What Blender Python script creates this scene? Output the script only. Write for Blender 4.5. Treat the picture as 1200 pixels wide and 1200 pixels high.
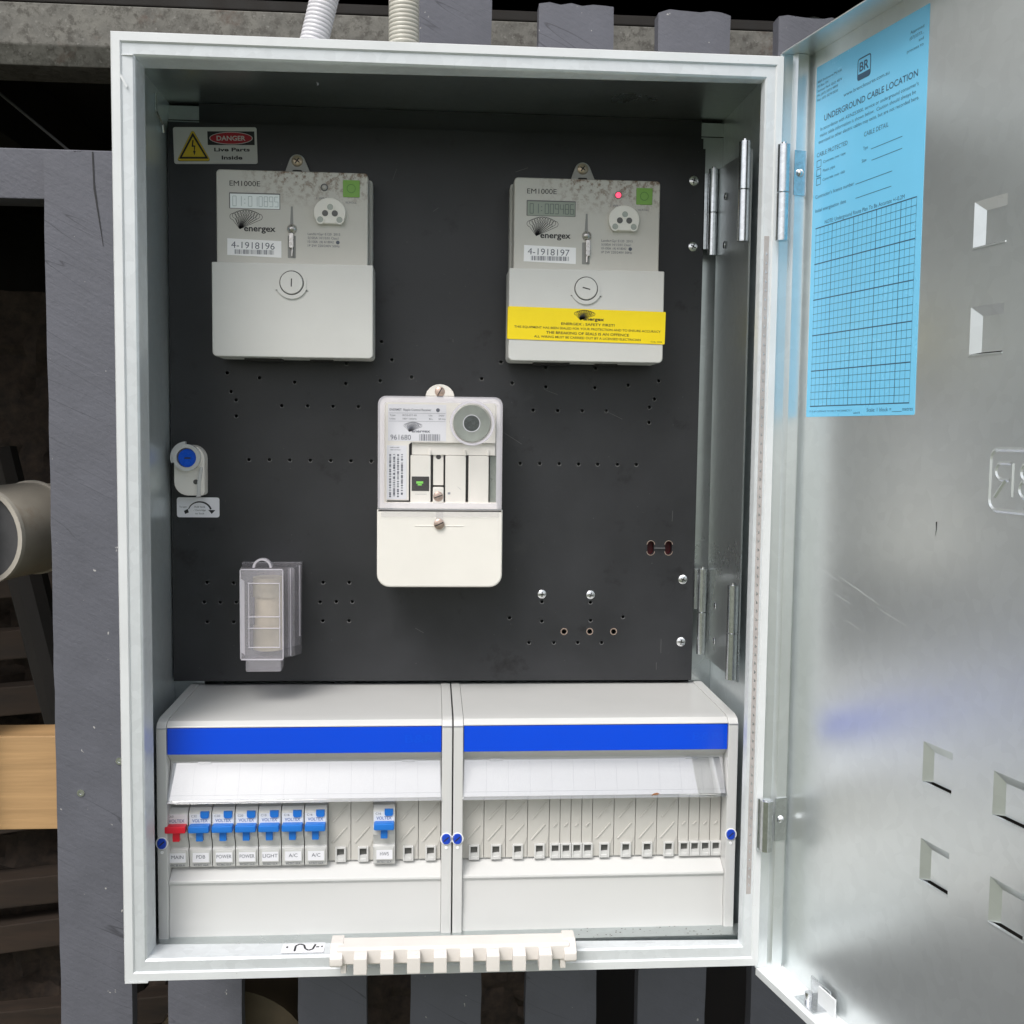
import bpy, bmesh, math, random
from mathutils import Vector, Matrix
from mathutils.geometry import delaunay_2d_cdt
for o in list(bpy.data.objects): bpy.data.objects.remove(o, do_unlink=True)
random.seed(7)
SC = bpy.context.scene
COL = SC.collection
MM = 0.001
R = math.radians

# ---------------------------------------------------------------- camera
cam_d = bpy.data.cameras.new('camera'); cam = bpy.data.objects.new('camera', cam_d); COL.objects.link(cam)
cam_d.sensor_width = 36.0; cam_d.lens = 36.0*1266.44/1200.0
cam_d.clip_start = 0.02; cam_d.clip_end = 400.0
cam.location = (0.23703, -0.83339, 0.43015)
cam.rotation_euler = (math.pi/2-0.07264, -0.01138, -0.07301)
SC.camera = cam
# ---------------------------------------------------------------- daylight (bright overcast)
SUN_EL, SUN_AZ = 52.0, 212.0        # azimuth from +Y, clockwise seen from above
w = bpy.data.worlds.new('World'); SC.world = w; w.use_nodes = True
nt = w.node_tree; nt.nodes.clear()
sky = nt.nodes.new('ShaderNodeTexSky'); sky.sky_type = 'NISHITA'; sky.sun_disc = False
sky.sun_elevation = R(SUN_EL); sky.sun_rotation = R(SUN_AZ); sky.dust_density = 3.0; sky.ozone_density = 1.0
hs = nt.nodes.new('ShaderNodeHueSaturation'); hs.inputs['Saturation'].default_value = 0.32
bg = nt.nodes.new('ShaderNodeBackground'); bg.inputs['Strength'].default_value = 0.12
wo = nt.nodes.new('ShaderNodeOutputWorld')
nt.links.new(sky.outputs[0], hs.inputs['Color']); nt.links.new(hs.outputs[0], bg.inputs['Color']); nt.links.new(bg.outputs[0], wo.inputs[0])
sd = bpy.data.lights.new('sun', 'SUN'); sd.energy = 1.5; sd.angle = R(28); sd.color = (1.0, 0.965, 0.92)
sun = bpy.data.objects.new('sun', sd); COL.objects.link(sun)
S = Vector((math.sin(R(SUN_AZ))*math.cos(R(SUN_EL)), math.cos(R(SUN_AZ))*math.cos(R(SUN_EL)), math.sin(R(SUN_EL))))
sun.rotation_euler = S.to_track_quat('Z', 'Y').to_euler()
SC.render.engine = 'CYCLES'
SC.view_settings.view_transform = 'Standard'; SC.view_settings.look = 'None'
SC.view_settings.exposure = 0.52; SC.view_settings.gamma = 1.0
SC.cycles.max_bounces = 10; SC.cycles.transparent_max_bounces = 16
SC.render.resolution_x = 1024; SC.render.resolution_y = 1024

# ---------------------------------------------------------------- materials
def mat(name, col, rough=0.5, metal=0.0, var=0.06, vscale=40.0, bump=0.0, bscale=300.0, rvar=0.08, spec=0.5, coat=0.0, stretch=(1, 1, 1), emit=None, dirt=None):
    m = bpy.data.materials.new(name); m.use_nodes = True; t = m.node_tree; N = t.nodes; L = t.links
    b = N['Principled BSDF']
    b.inputs['Metallic'].default_value = metal; b.inputs['Specular IOR Level'].default_value = spec
    b.inputs['Coat Weight'].default_value = coat; b.inputs['Coat Roughness'].default_value = 0.06
    tc = N.new('ShaderNodeTexCoord'); mp = N.new('ShaderNodeMapping'); mp.inputs['Scale'].default_value = stretch
    L.new(tc.outputs['Object'], mp.inputs[0])
    n = N.new('ShaderNodeTexNoise'); n.inputs['Scale'].default_value = vscale; n.inputs['Detail'].default_value = 6; n.inputs['Roughness'].default_value = 0.62
    L.new(mp.outputs[0], n.inputs['Vector'])
    mr = N.new('ShaderNodeMapRange'); mr.inputs[1].default_value = 0.3; mr.inputs[2].default_value = 0.7
    mr.inputs[3].default_value = 1-var; mr.inputs[4].default_value = 1+var
    L.new(n.outputs[0], mr.inputs[0])
    mx = N.new('ShaderNodeVectorMath'); mx.operation = 'SCALE'; mx.inputs[0].default_value = col
    L.new(mr.outputs[0], mx.inputs['Scale'])
    out = mx.outputs[0]
    if dirt:                       # (colour, scale, threshold low, high): specks and grime with shapes of their own
        for dc, ds, lo, hi in dirt:
            dn = N.new('ShaderNodeTexNoise'); dn.inputs['Scale'].default_value = ds; dn.inputs['Detail'].default_value = 8; dn.inputs['Roughness'].default_value = 0.7
            L.new(tc.outputs['Object'], dn.inputs['Vector'])
            dm = N.new('ShaderNodeMapRange'); dm.inputs[1].default_value = lo; dm.inputs[2].default_value = hi; dm.clamp = True
            L.new(dn.outputs[0], dm.inputs[0])
            mm = N.new('ShaderNodeMix'); mm.data_type = 'RGBA'
            L.new(dm.outputs[0], mm.inputs['Factor']); L.new(out, mm.inputs['A']); mm.inputs['B'].default_value = (*dc, 1)
            out = mm.outputs['Result']
    L.new(out, b.inputs['Base Color'])
    r2 = N.new('ShaderNodeMapRange'); r2.inputs[1].default_value = 0.3; r2.inputs[2].default_value = 0.7
    r2.inputs[3].default_value = max(rough-rvar, 0.02); r2.inputs[4].default_value = min(rough+rvar, 1)
    L.new(n.outputs[0], r2.inputs[0]); L.new(r2.outputs[0], b.inputs['Roughness'])
    if bump:
        n2 = N.new('ShaderNodeTexNoise'); n2.inputs['Scale'].default_value = bscale; n2.inputs['Detail'].default_value = 4
        L.new(mp.outputs[0], n2.inputs['Vector'])
        bp = N.new('ShaderNodeBump'); bp.inputs['Strength'].default_value = bump; bp.inputs['Distance'].default_value = 0.001
        L.new(n2.outputs[0], bp.inputs['Height']); L.new(bp.outputs[0], b.inputs['Normal'])
    if emit:
        b.inputs['Emission Color'].default_value = (*emit[0], 1); b.inputs['Emission Strength'].default_value = emit[1]
    return m
def galv(name, col, rough, spangle=0.10, sscale=140.0, metal=1.0, bump=0.03, scratch=0.0, rv=0.05, spots=None, wave=0.12):
    m = mat(name, col, rough, metal, 0.035, 5.0, rvar=rv)
    t = m.node_tree; N = t.nodes; L = t.links; b = N['Principled BSDF']
    tc = [x for x in N if x.type == 'TEX_COORD'][0]
    v = N.new('ShaderNodeTexVoronoi'); v.inputs['Scale'].default_value = sscale; L.new(tc.outputs['Object'], v.inputs['Vector'])
    sp = N.new('ShaderNodeSeparateColor'); L.new(v.outputs['Color'], sp.inputs[0])
    mr = N.new('ShaderNodeMapRange'); mr.inputs[3].default_value = 1-spangle; mr.inputs[4].default_value = 1+spangle; L.new(sp.outputs[0], mr.inputs[0])
    old = b.inputs['Base Color'].links[0].from_socket
    vm = N.new('ShaderNodeVectorMath'); vm.operation = 'SCALE'; L.new(old, vm.inputs[0]); L.new(mr.outputs[0], vm.inputs['Scale']); 
    out = vm.outputs[0]
    if spots:
        dc, ds, lo, hi = spots
        dn = N.new('ShaderNodeTexNoise'); dn.inputs['Scale'].default_value = ds; dn.inputs['Detail'].default_value = 8; dn.inputs['Roughness'].default_value = 0.75
        L.new(tc.outputs['Object'], dn.inputs['Vector'])
        dm = N.new('ShaderNodeMapRange'); dm.inputs[1].default_value = lo; dm.inputs[2].default_value = hi
        L.new(dn.outputs[0], dm.inputs[0])
        mm = N.new('ShaderNodeMix'); mm.data_type = 'RGBA'; L.new(dm.outputs[0], mm.inputs['Factor']); L.new(out, mm.inputs['A']); mm.inputs['B'].default_value = (*dc, 1)
        out = mm.outputs['Result']
    L.new(out, b.inputs['Base Color'])
    # large soft waviness of sheet metal plus fine grain
    n1 = N.new('ShaderNodeTexNoise'); n1.inputs['Scale'].default_value = 7.0; n1.inputs['Detail'].default_value = 1
    n2 = N.new('ShaderNodeTexNoise'); n2.inputs['Scale'].default_value = 900.0
    L.new(tc.outputs['Object'], n1.inputs['Vector']); L.new(tc.outputs['Object'], n2.inputs['Vector'])
    b1 = N.new('ShaderNodeBump'); b1.inputs['Strength'].default_value = wave; b1.inputs['Distance'].default_value = 0.0012; L.new(n1.outputs[0], b1.inputs['Height'])
    b2 = N.new('ShaderNodeBump'); b2.inputs['Strength'].default_value = bump; b2.inputs['Distance'].default_value = 0.0005; L.new(n2.outputs[0], b2.inputs['Height'])
    L.new(b1.outputs[0], b2.inputs['Normal']); L.new((b2 if bump > 0.05 else b1).outputs[0], b.inputs['Normal'])
    return m
def clear(name, tint=(0.95, 0.95, 0.97), gloss=0.08, rough=0.03, haze=0.0):
    m = bpy.data.materials.new(name); m.use_nodes = True; t = m.node_tree; N = t.nodes; L = t.links; N.clear()
    o = N.new('ShaderNodeOutputMaterial'); tr = N.new('ShaderNodeBsdfTransparent'); tr.inputs[0].default_value = (*tint, 1)
    gl = N.new('ShaderNodeBsdfGlossy'); gl.inputs['Roughness'].default_value = rough
    ge = N.new('ShaderNodeNewGeometry'); dt = N.new('ShaderNodeVectorMath'); dt.operation = 'DOT_PRODUCT'
    L.new(ge.outputs['Incoming'], dt.inputs[0]); L.new(ge.outputs['Normal'], dt.inputs[1])
    ab = N.new('ShaderNodeMath'); ab.operation = 'ABSOLUTE'; L.new(dt.outputs['Value'], ab.inputs[0])
    om = N.new('ShaderNodeMath'); om.operation = 'SUBTRACT'; om.inputs[0].default_value = 1.0; om.use_clamp = True; L.new(ab.outputs[0], om.inputs[1])
    pw = N.new('ShaderNodeMath'); pw.operation = 'POWER'; pw.inputs[1].default_value = 5.0; L.new(om.outputs[0], pw.inputs[0])
    fr = N.new('ShaderNodeMath'); fr.operation = 'MULTIPLY_ADD'; fr.inputs[1].default_value = 0.9; fr.inputs[2].default_value = 0.035; L.new(pw.outputs[0], fr.inputs[0])
    ad = N.new('ShaderNodeMath'); ad.operation = 'ADD'; ad.inputs[1].default_value = gloss; ad.use_clamp = True
    L.new(fr.outputs[0], ad.inputs[0])
    mx = N.new('ShaderNodeMixShader'); L.new(ad.outputs[0], mx.inputs[0]); L.new(gl.outputs[0], mx.inputs[2])
    if haze:
        df = N.new('ShaderNodeBsdfDiffuse'); df.inputs[0].default_value = (0.86, 0.83, 0.90, 1)
        m2 = N.new('ShaderNodeMixShader'); m2.inputs[0].default_value = haze
        L.new(tr.outputs[0], m2.inputs[1]); L.new(df.outputs[0], m2.inputs[2]); L.new(m2.outputs[0], mx.inputs[1])
    else: L.new(tr.outputs[0], mx.inputs[1])
    L.new(mx.outputs[0], o.inputs[0])
    return m
M = {}
M['rim'] = mat('zinc_rim', (0.68, 0.70, 0.71), 0.36, 0.0, 0.05, 20, bump=0.04, spec=0.6, dirt=[((0.36, 0.35, 0.33), 260, 0.66, 0.74)])
M['galv'] = galv('galvanised_sheet', (0.56, 0.60, 0.60), 0.30, 0.03, 160, metal=0.9)
M['galvw'] = galv('galvanised_side_sheet_lit', (0.68, 0.74, 0.76), 0.32, 0.03, 160, metal=0.6)  # lighter copy of the sheet, brighter light on the side walls painted in
M['galvr'] = galv('galvanised_rim_return', (0.66, 0.69, 0.71), 0.40, 0.04, 160, metal=0.25)
M['galvd'] = galv('galvanised_door_sheet', (0.76, 0.795, 0.80), 0.30, 0.022, 120, metal=0.80, rv=0.02, wave=0.08)
M['hinge'] = galv('zinc_hinge', (0.66, 0.68, 0.70), 0.24, 0.08, 420, bump=0.02)
M['panel'] = mat('black_panel_board', (0.027, 0.028, 0.031), 0.40, 0, 0.20, 9, bump=0.05, bscale=500, rvar=0.09, spec=0.42, dirt=[((0.010, 0.010, 0.011), 30, 0.60, 0.74), ((0.075, 0.075, 0.073), 420, 0.70, 0.78), ((0.05, 0.05, 0.05), 22, 0.66, 0.85)])
M['black'] = mat('black_print', (0.012, 0.012, 0.014), 0.6, 0, 0.0)
M['ink'] = mat('grey_blue_print', (0.10, 0.11, 0.14), 0.6, 0, 0.0)
M['ink2'] = mat('pale_grey_print', (0.30, 0.31, 0.34), 0.6, 0, 0.0)
M['navy'] = mat('dark_print_on_blue', (0.04, 0.10, 0.17), 0.5, 0, 0.0)
M['abs'] = mat('grey_white_plastic', (0.615, 0.615, 0.605), 0.24, 0, 0.015, 10, rvar=0.03, spec=0.5)
M['filler'] = mat('grey_white_filler_plastic', (0.56, 0.545, 0.51), 0.42, 0, 0.02, 30)
M['breaker'] = mat('pale_grey_breaker_plastic', (0.56, 0.56, 0.545), 0.38, 0, 0.02, 40)
M['brwhite'] = mat('white_print_field', (0.74, 0.75, 0.77), 0.4, 0, 0.01)
M['blue'] = mat('bright_blue_strip', (0.0, 0.065, 0.70), 0.10, 0, 0.02, 12, rvar=0.02, coat=0.3)
M['toggle'] = mat('blue_toggle_plastic', (0.015, 0.17, 0.60), 0.35, 0, 0.03, 60)
M['toggled'] = mat('blue_screw_plastic', (0.01, 0.06, 0.50), 0.35, 0, 0.05, 80)
M['red'] = mat('red_toggle_plastic', (0.72, 0.012, 0.035), 0.35, 0, 0.03, 60)
M['white'] = mat('white_card', (0.90, 0.90, 0.91), 0.5, 0, 0.01)
M['paperl'] = mat('white_label_paper', (0.78, 0.78, 0.82), 0.5, 0, 0.02)
M['cream'] = mat('cream_plastic', (0.83, 0.80, 0.745), 0.38, 0, 0.02, 25, dirt=[((0.5, 0.45, 0.38), 160, 0.70, 0.80)])
M['creamd'] = mat('cream_comb_plastic', (0.74, 0.70, 0.66), 0.36, 0, 0.03, 25)
M['meter'] = mat('meter_grey_plastic', (0.48, 0.475, 0.45), 0.40, 0, 0.04, 25, bump=0.03)
M['meterc'] = mat('meter_cover_plastic', (0.63, 0.63, 0.605), 0.42, 0, 0.03, 20, bump=0.03, dirt=[((0.36, 0.31, 0.22), 300, 0.70, 0.78)])
M['knob'] = mat('off_white_moulding', (0.82, 0.80, 0.74), 0.4, 0, 0.05, 60, dirt=[((0.33, 0.22, 0.15), 240, 0.64, 0.74)])
M['bezel'] = mat('dark_grey_window', (0.10, 0.10, 0.095), 0.35, 0, 0.05)
M['lcd_bright'] = mat('lcd_pale_glass', (0.86, 0.92, 0.92), 0.08, 0, 0.02)
M['lcd_dull'] = mat('lcd_olive_glass', (0.27, 0.31, 0.25), 0.10, 0, 0.03)
M['lcdink'] = mat('lcd_segment', (0.50, 0.57, 0.57), 0.4, 0, 0.0)
M['lcdink2'] = mat('lcd_segment_dark', (0.09, 0.12, 0.10), 0.4, 0, 0.0)
M['green'] = mat('green_scroll_button', (0.20, 0.42, 0.07), 0.45, 0, 0.05, 90)
M['greend'] = mat('green_button_ring', (0.10, 0.26, 0.04), 0.45, 0, 0.05, 90)
M['led'] = mat('red_led_lit', (0.8, 0.02, 0.05), 0.3, 0, 0.0, emit=((1.0, 0.06, 0.12), 1.6))
M['ledoff'] = mat('clear_led_unlit', (0.5, 0.48, 0.46), 0.15, 0, 0.05)
M['gled'] = mat('green_indicator', (0.25, 0.75, 0.12), 0.3, 0, 0.0)
M['brass'] = mat('brass_screw', (0.60, 0.50, 0.38), 0.36, 0.8, 0.2, 300, dirt=[((0.30, 0.18, 0.10), 600, 0.55, 0.7)])
M['copper'] = mat('copper_screw', (0.52, 0.40, 0.34), 0.38, 0.75, 0.2, 300)
M['steel'] = mat('zinc_steel_screw', (0.74, 0.75, 0.77), 0.24, 1.0, 0.08, 200)
M['lead'] = mat('lead_seal', (0.52, 0.50, 0.48), 0.3, 0.9, 0.25, 500, bump=0.3)
M['yellow'] = mat('yellow_vinyl', (0.95, 0.72, 0.0), 0.45, 0, 0.03, 40)
M['yellowd'] = mat('yellow_warning_print', (0.70, 0.50, 0.02), 0.45, 0, 0.04, 40)
M['dred'] = mat('danger_red_print', (0.42, 0.015, 0.03), 0.45, 0, 0.04, 40)
M['sign'] = mat('white_sign_vinyl', (0.62, 0.61, 0.58), 0.42, 0, 0.03, 40)
M['bpaper'] = mat('light_blue_sticker', (0.20, 0.62, 0.92), 0.25, 0, 0.035, 9, rvar=0.05, bump=0.6, bscale=16)
M['dial'] = mat('grey_dial', (0.33, 0.36, 0.32), 0.35, 0.2, 0.10, 120)
M['diald'] = mat('dark_dial_centre', (0.045, 0.06, 0.055), 0.25, 0, 0.3, 160)
M['dark'] = mat('dark_recess', (0.03, 0.028, 0.027), 0.6, 0, 0.2)
M['clear'] = clear('clear_plastic', (0.985, 0.985, 0.99), 0.0, 0.05, 0.03)
M['clearf'] = clear('clear_fuse_plastic', (0.97, 0.96, 0.98), 0.05, 0.10, 0.20)
M['edge'] = clear('clear_plastic_edge', (0.97, 0.96, 0.98), 0.08, 0.15, 0.50)
M['flap'] = clear('clear_label_cover', (0.99, 0.99, 0.99), 0.26, 0.02)
M['fuse'] = mat('fuse_body_ceramic', (0.62, 0.54, 0.40), 0.45, 0, 0.10, 60)
M['fusem'] = mat('fuse_metal_cap', (0.58, 0.52, 0.40), 0.35, 0.3, 0.1, 60)
M['gasket'] = mat('gasket_reflection_tint', (0.40, 0.37, 0.36), 0.6, 0, 0.15, 60)  # gasket strip; its brown tint is a reflection painted into the colour
M['condw'] = mat('white_conduit_pvc', (0.66, 0.65, 0.68), 0.35, 0, 0.05, 30)
M['condb'] = mat('beige_conduit_pvc', (0.52, 0.50, 0.44), 0.35, 0, 0.05, 30)
M['pvc'] = mat('dusty_pvc', (0.34, 0.31, 0.26), 0.5, 0, 0.15, 14, dirt=[((0.25, 0.18, 0.12), 12, 0.55, 0.75)])
M['pvccap'] = mat('grey_pipe_cap', (0.08, 0.08, 0.084), 0.6, 0, 0.2, 40)
M['pvcring'] = mat('pale_pipe_rim', (0.42, 0.39, 0.34), 0.5, 0, 0.08, 40)
M['raw'] = mat('raw_pine_timber', (0.44, 0.27, 0.125), 0.6, 0, 0.20, 16, bump=0.2, bscale=60, stretch=(0.25, 3, 6), dirt=[((0.42, 0.24, 0.10), 30, 0.62, 0.8)])
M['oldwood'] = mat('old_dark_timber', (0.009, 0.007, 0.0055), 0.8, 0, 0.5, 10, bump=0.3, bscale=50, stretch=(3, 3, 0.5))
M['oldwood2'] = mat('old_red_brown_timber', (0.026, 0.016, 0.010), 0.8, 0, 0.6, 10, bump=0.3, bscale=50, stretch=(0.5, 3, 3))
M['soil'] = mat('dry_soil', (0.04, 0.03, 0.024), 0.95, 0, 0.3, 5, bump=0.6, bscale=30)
M['concrete'] = mat('worn_lawn', (0.10, 0.115, 0.065), 0.85, 0, 0.15, 2, bump=0.3, bscale=80)
M['cladding'] = mat('painted_cladding', (0.35, 0.35, 0.34), 0.6, 0, 0.08, 6)
def weathered_beam():
    m = mat('weathered_galvanised_beam', (0.135, 0.13, 0.115), 0.62, 0.2, 0.35, 45, bump=0.5, bscale=120,
            dirt=[((0.07, 0.065, 0.055), 120, 0.48, 0.62), ((0.21, 0.205, 0.185), 210, 0.56, 0.70), ((0.09, 0.065, 0.05), 25, 0.60, 0.72)])
    return m
M['beam'] = weathered_beam()
def paint():
    m = mat('grey_fence_paint', (0.104, 0.106, 0.127), 0.62, 0, 0.10, 18, bump=0.0)
    t = m.node_tree; N = t.nodes; L = t.links; b = N['Principled BSDF']
    tc = [x for x in N if x.type == 'TEX_COORD'][0]
    old = b.inputs['Base Color'].links[0].from_socket
    ro = N.new('ShaderNodeMapping'); ro.inputs['Rotation'].default_value = (0, R(-28), 0); L.new(tc.outputs['Object'], ro.inputs[0])
    mp = N.new('ShaderNodeMapping'); mp.inputs['Scale'].default_value = (0.5, 1, 4.0); L.new(ro.outputs[0], mp.inputs[0])
    # rough-sawn oblique saw lines under the paint, hairline cracks, few chips
    n = N.new('ShaderNodeTexNoise'); n.inputs['Scale'].default_value = 22; n.inputs['Detail'].default_value = 8; n.inputs['Roughness'].default_value = 0.7
    L.new(mp.outputs[0], n.inputs['Vector'])
    n3 = N.new('ShaderNodeTexNoise'); n3.inputs['Scale'].default_value = 260; n3.inputs['Detail'].default_value = 5
    L.new(tc.outputs['Object'], n3.inputs['Vector'])
    b1 = N.new('ShaderNodeBump'); b1.inputs['Strength'].default_value = 0.6; b1.inputs['Distance'].default_value = 0.0013; L.new(n.outputs[0], b1.inputs['Height'])
    b2 = N.new('ShaderNodeBump'); b2.inputs['Strength'].default_value = 0.5; b2.inputs['Distance'].default_value = 0.0007; L.new(n3.outputs[0], b2.inputs['Height'])
    L.new(b1.outputs[0], b2.inputs['Normal']); L.new(b2.outputs[0], b.inputs['Normal'])
    mp2 = N.new('ShaderNodeMapping'); mp2.inputs['Scale'].default_value = (0.35, 1, 5.0); L.new(ro.outputs[0], mp2.inputs[0])
    n4 = N.new('ShaderNodeTexNoise'); n4.inputs['Scale'].default_value = 8; n4.inputs['Detail'].default_value = 2; L.new(mp2.outputs[0], n4.inputs['Vector'])
    ab = N.new('ShaderNodeMath'); ab.operation = 'SUBTRACT'; ab.inputs[1].default_value = 0.5; L.new(n4.outputs[0], ab.inputs[0])
    a2 = N.new('ShaderNodeMath'); a2.operation = 'ABSOLUTE'; L.new(ab.outputs[0], a2.inputs[0])
    cr = N.new('ShaderNodeMapRange'); cr.inputs[1].default_value = 0.0; cr.inputs[2].default_value = 0.006; cr.inputs[3].default_value = 0.6; cr.inputs[4].default_value = 0.0
    L.new(a2.outputs[0], cr.inputs[0])
    gate = N.new('ShaderNodeTexNoise'); gate.inputs['Scale'].default_value = 9; L.new(tc.outputs['Object'], gate.inputs['Vector'])
    gm = N.new('ShaderNodeMapRange'); gm.inputs[1].default_value = 0.46; gm.inputs[2].default_value = 0.60; L.new(gate.outputs[0], gm.inputs[0])
    mu = N.new('ShaderNodeMath'); mu.operation = 'MULTIPLY'; L.new(cr.outputs[0], mu.inputs[0]); L.new(gm.outputs[0], mu.inputs[1])
    mm = N.new('ShaderNodeMix'); mm.data_type = 'RGBA'; L.new(mu.outputs[0], mm.inputs['Factor']); L.new(old, mm.inputs['A']); mm.inputs['B'].default_value = (0.02, 0.02, 0.025, 1)
    ch = N.new('ShaderNodeTexNoise'); ch.inputs['Scale'].default_value = 120; ch.inputs['Detail'].default_value = 3; L.new(tc.outputs['Object'], ch.inputs['Vector'])
    cm = N.new('ShaderNodeMapRange'); cm.inputs[1].default_value = 0.735; cm.inputs[2].default_value = 0.76; L.new(ch.outputs[0], cm.inputs[0])
    m3 = N.new('ShaderNodeMix'); m3.data_type = 'RGBA'; L.new(cm.outputs[0], m3.inputs['Factor']); L.new(mm.outputs['Result'], m3.inputs['A']); m3.inputs['B'].default_value = (0.42, 0.41, 0.40, 1)
    L.new(m3.outputs['Result'], b.inputs['Base Color'])
    return m
M['paint'] = paint()
def meter_face():
    # plastic with rusty grime caught along the top edge (z close to the meter's top)
    m = mat('meter_face_plastic', (0.58, 0.565, 0.52), 0.42, 0, 0.04, 25, bump=0.03)
    t = m.node_tree; N = t.nodes; L = t.links; b = N['Principled BSDF']
    tc = [x for x in N if x.type == 'TEX_COORD'][0]; old = b.inputs['Base Color'].links[0].from_socket
    sx = N.new('ShaderNodeSeparateXYZ'); L.new(tc.outputs['Object'], sx.inputs[0])
    g = N.new('ShaderNodeMapRange'); g.inputs[1].default_value = 0.125; g.inputs[2].default_value = 0.158; L.new(sx.outputs[2], g.inputs[0])
    gx = N.new('ShaderNodeMapRange'); gx.inputs[1].default_value = 0.02; gx.inputs[2].default_value = 0.06; L.new(sx.outputs[0], gx.inputs[0])
    n = N.new('ShaderNodeTexNoise'); n.inputs['Scale'].default_value = 190; n.inputs['Detail'].default_value = 8; n.inputs['Roughness'].default_value = 0.72; L.new(tc.outputs['Object'], n.inputs['Vector'])
    nm = N.new('ShaderNodeMapRange'); nm.inputs[1].default_value = 0.48; nm.inputs[2].default_value = 0.60; L.new(n.outputs[0], nm.inputs[0])
    q = N.new('ShaderNodeMath'); q.operation = 'MULTIPLY'; L.new(g.outputs[0], q.inputs[0]); L.new(nm.outputs[0], q.inputs[1])
    q2 = N.new('ShaderNodeMath'); q2.operation = 'MULTIPLY'; L.new(q.outputs[0], q2.inputs[0]); L.new(gx.outputs[0], q2.inputs[1])
    mm = N.new('ShaderNodeMix'); mm.data_type = 'RGBA'; L.new(q2.outputs[0], mm.inputs['Factor']); L.new(old, mm.inputs['A']); mm.inputs['B'].default_value = (0.17, 0.095, 0.05, 1)
    L.new(mm.outputs['Result'], b.inputs['Base Color'])
    return m
M['mface'] = meter_face()

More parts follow.
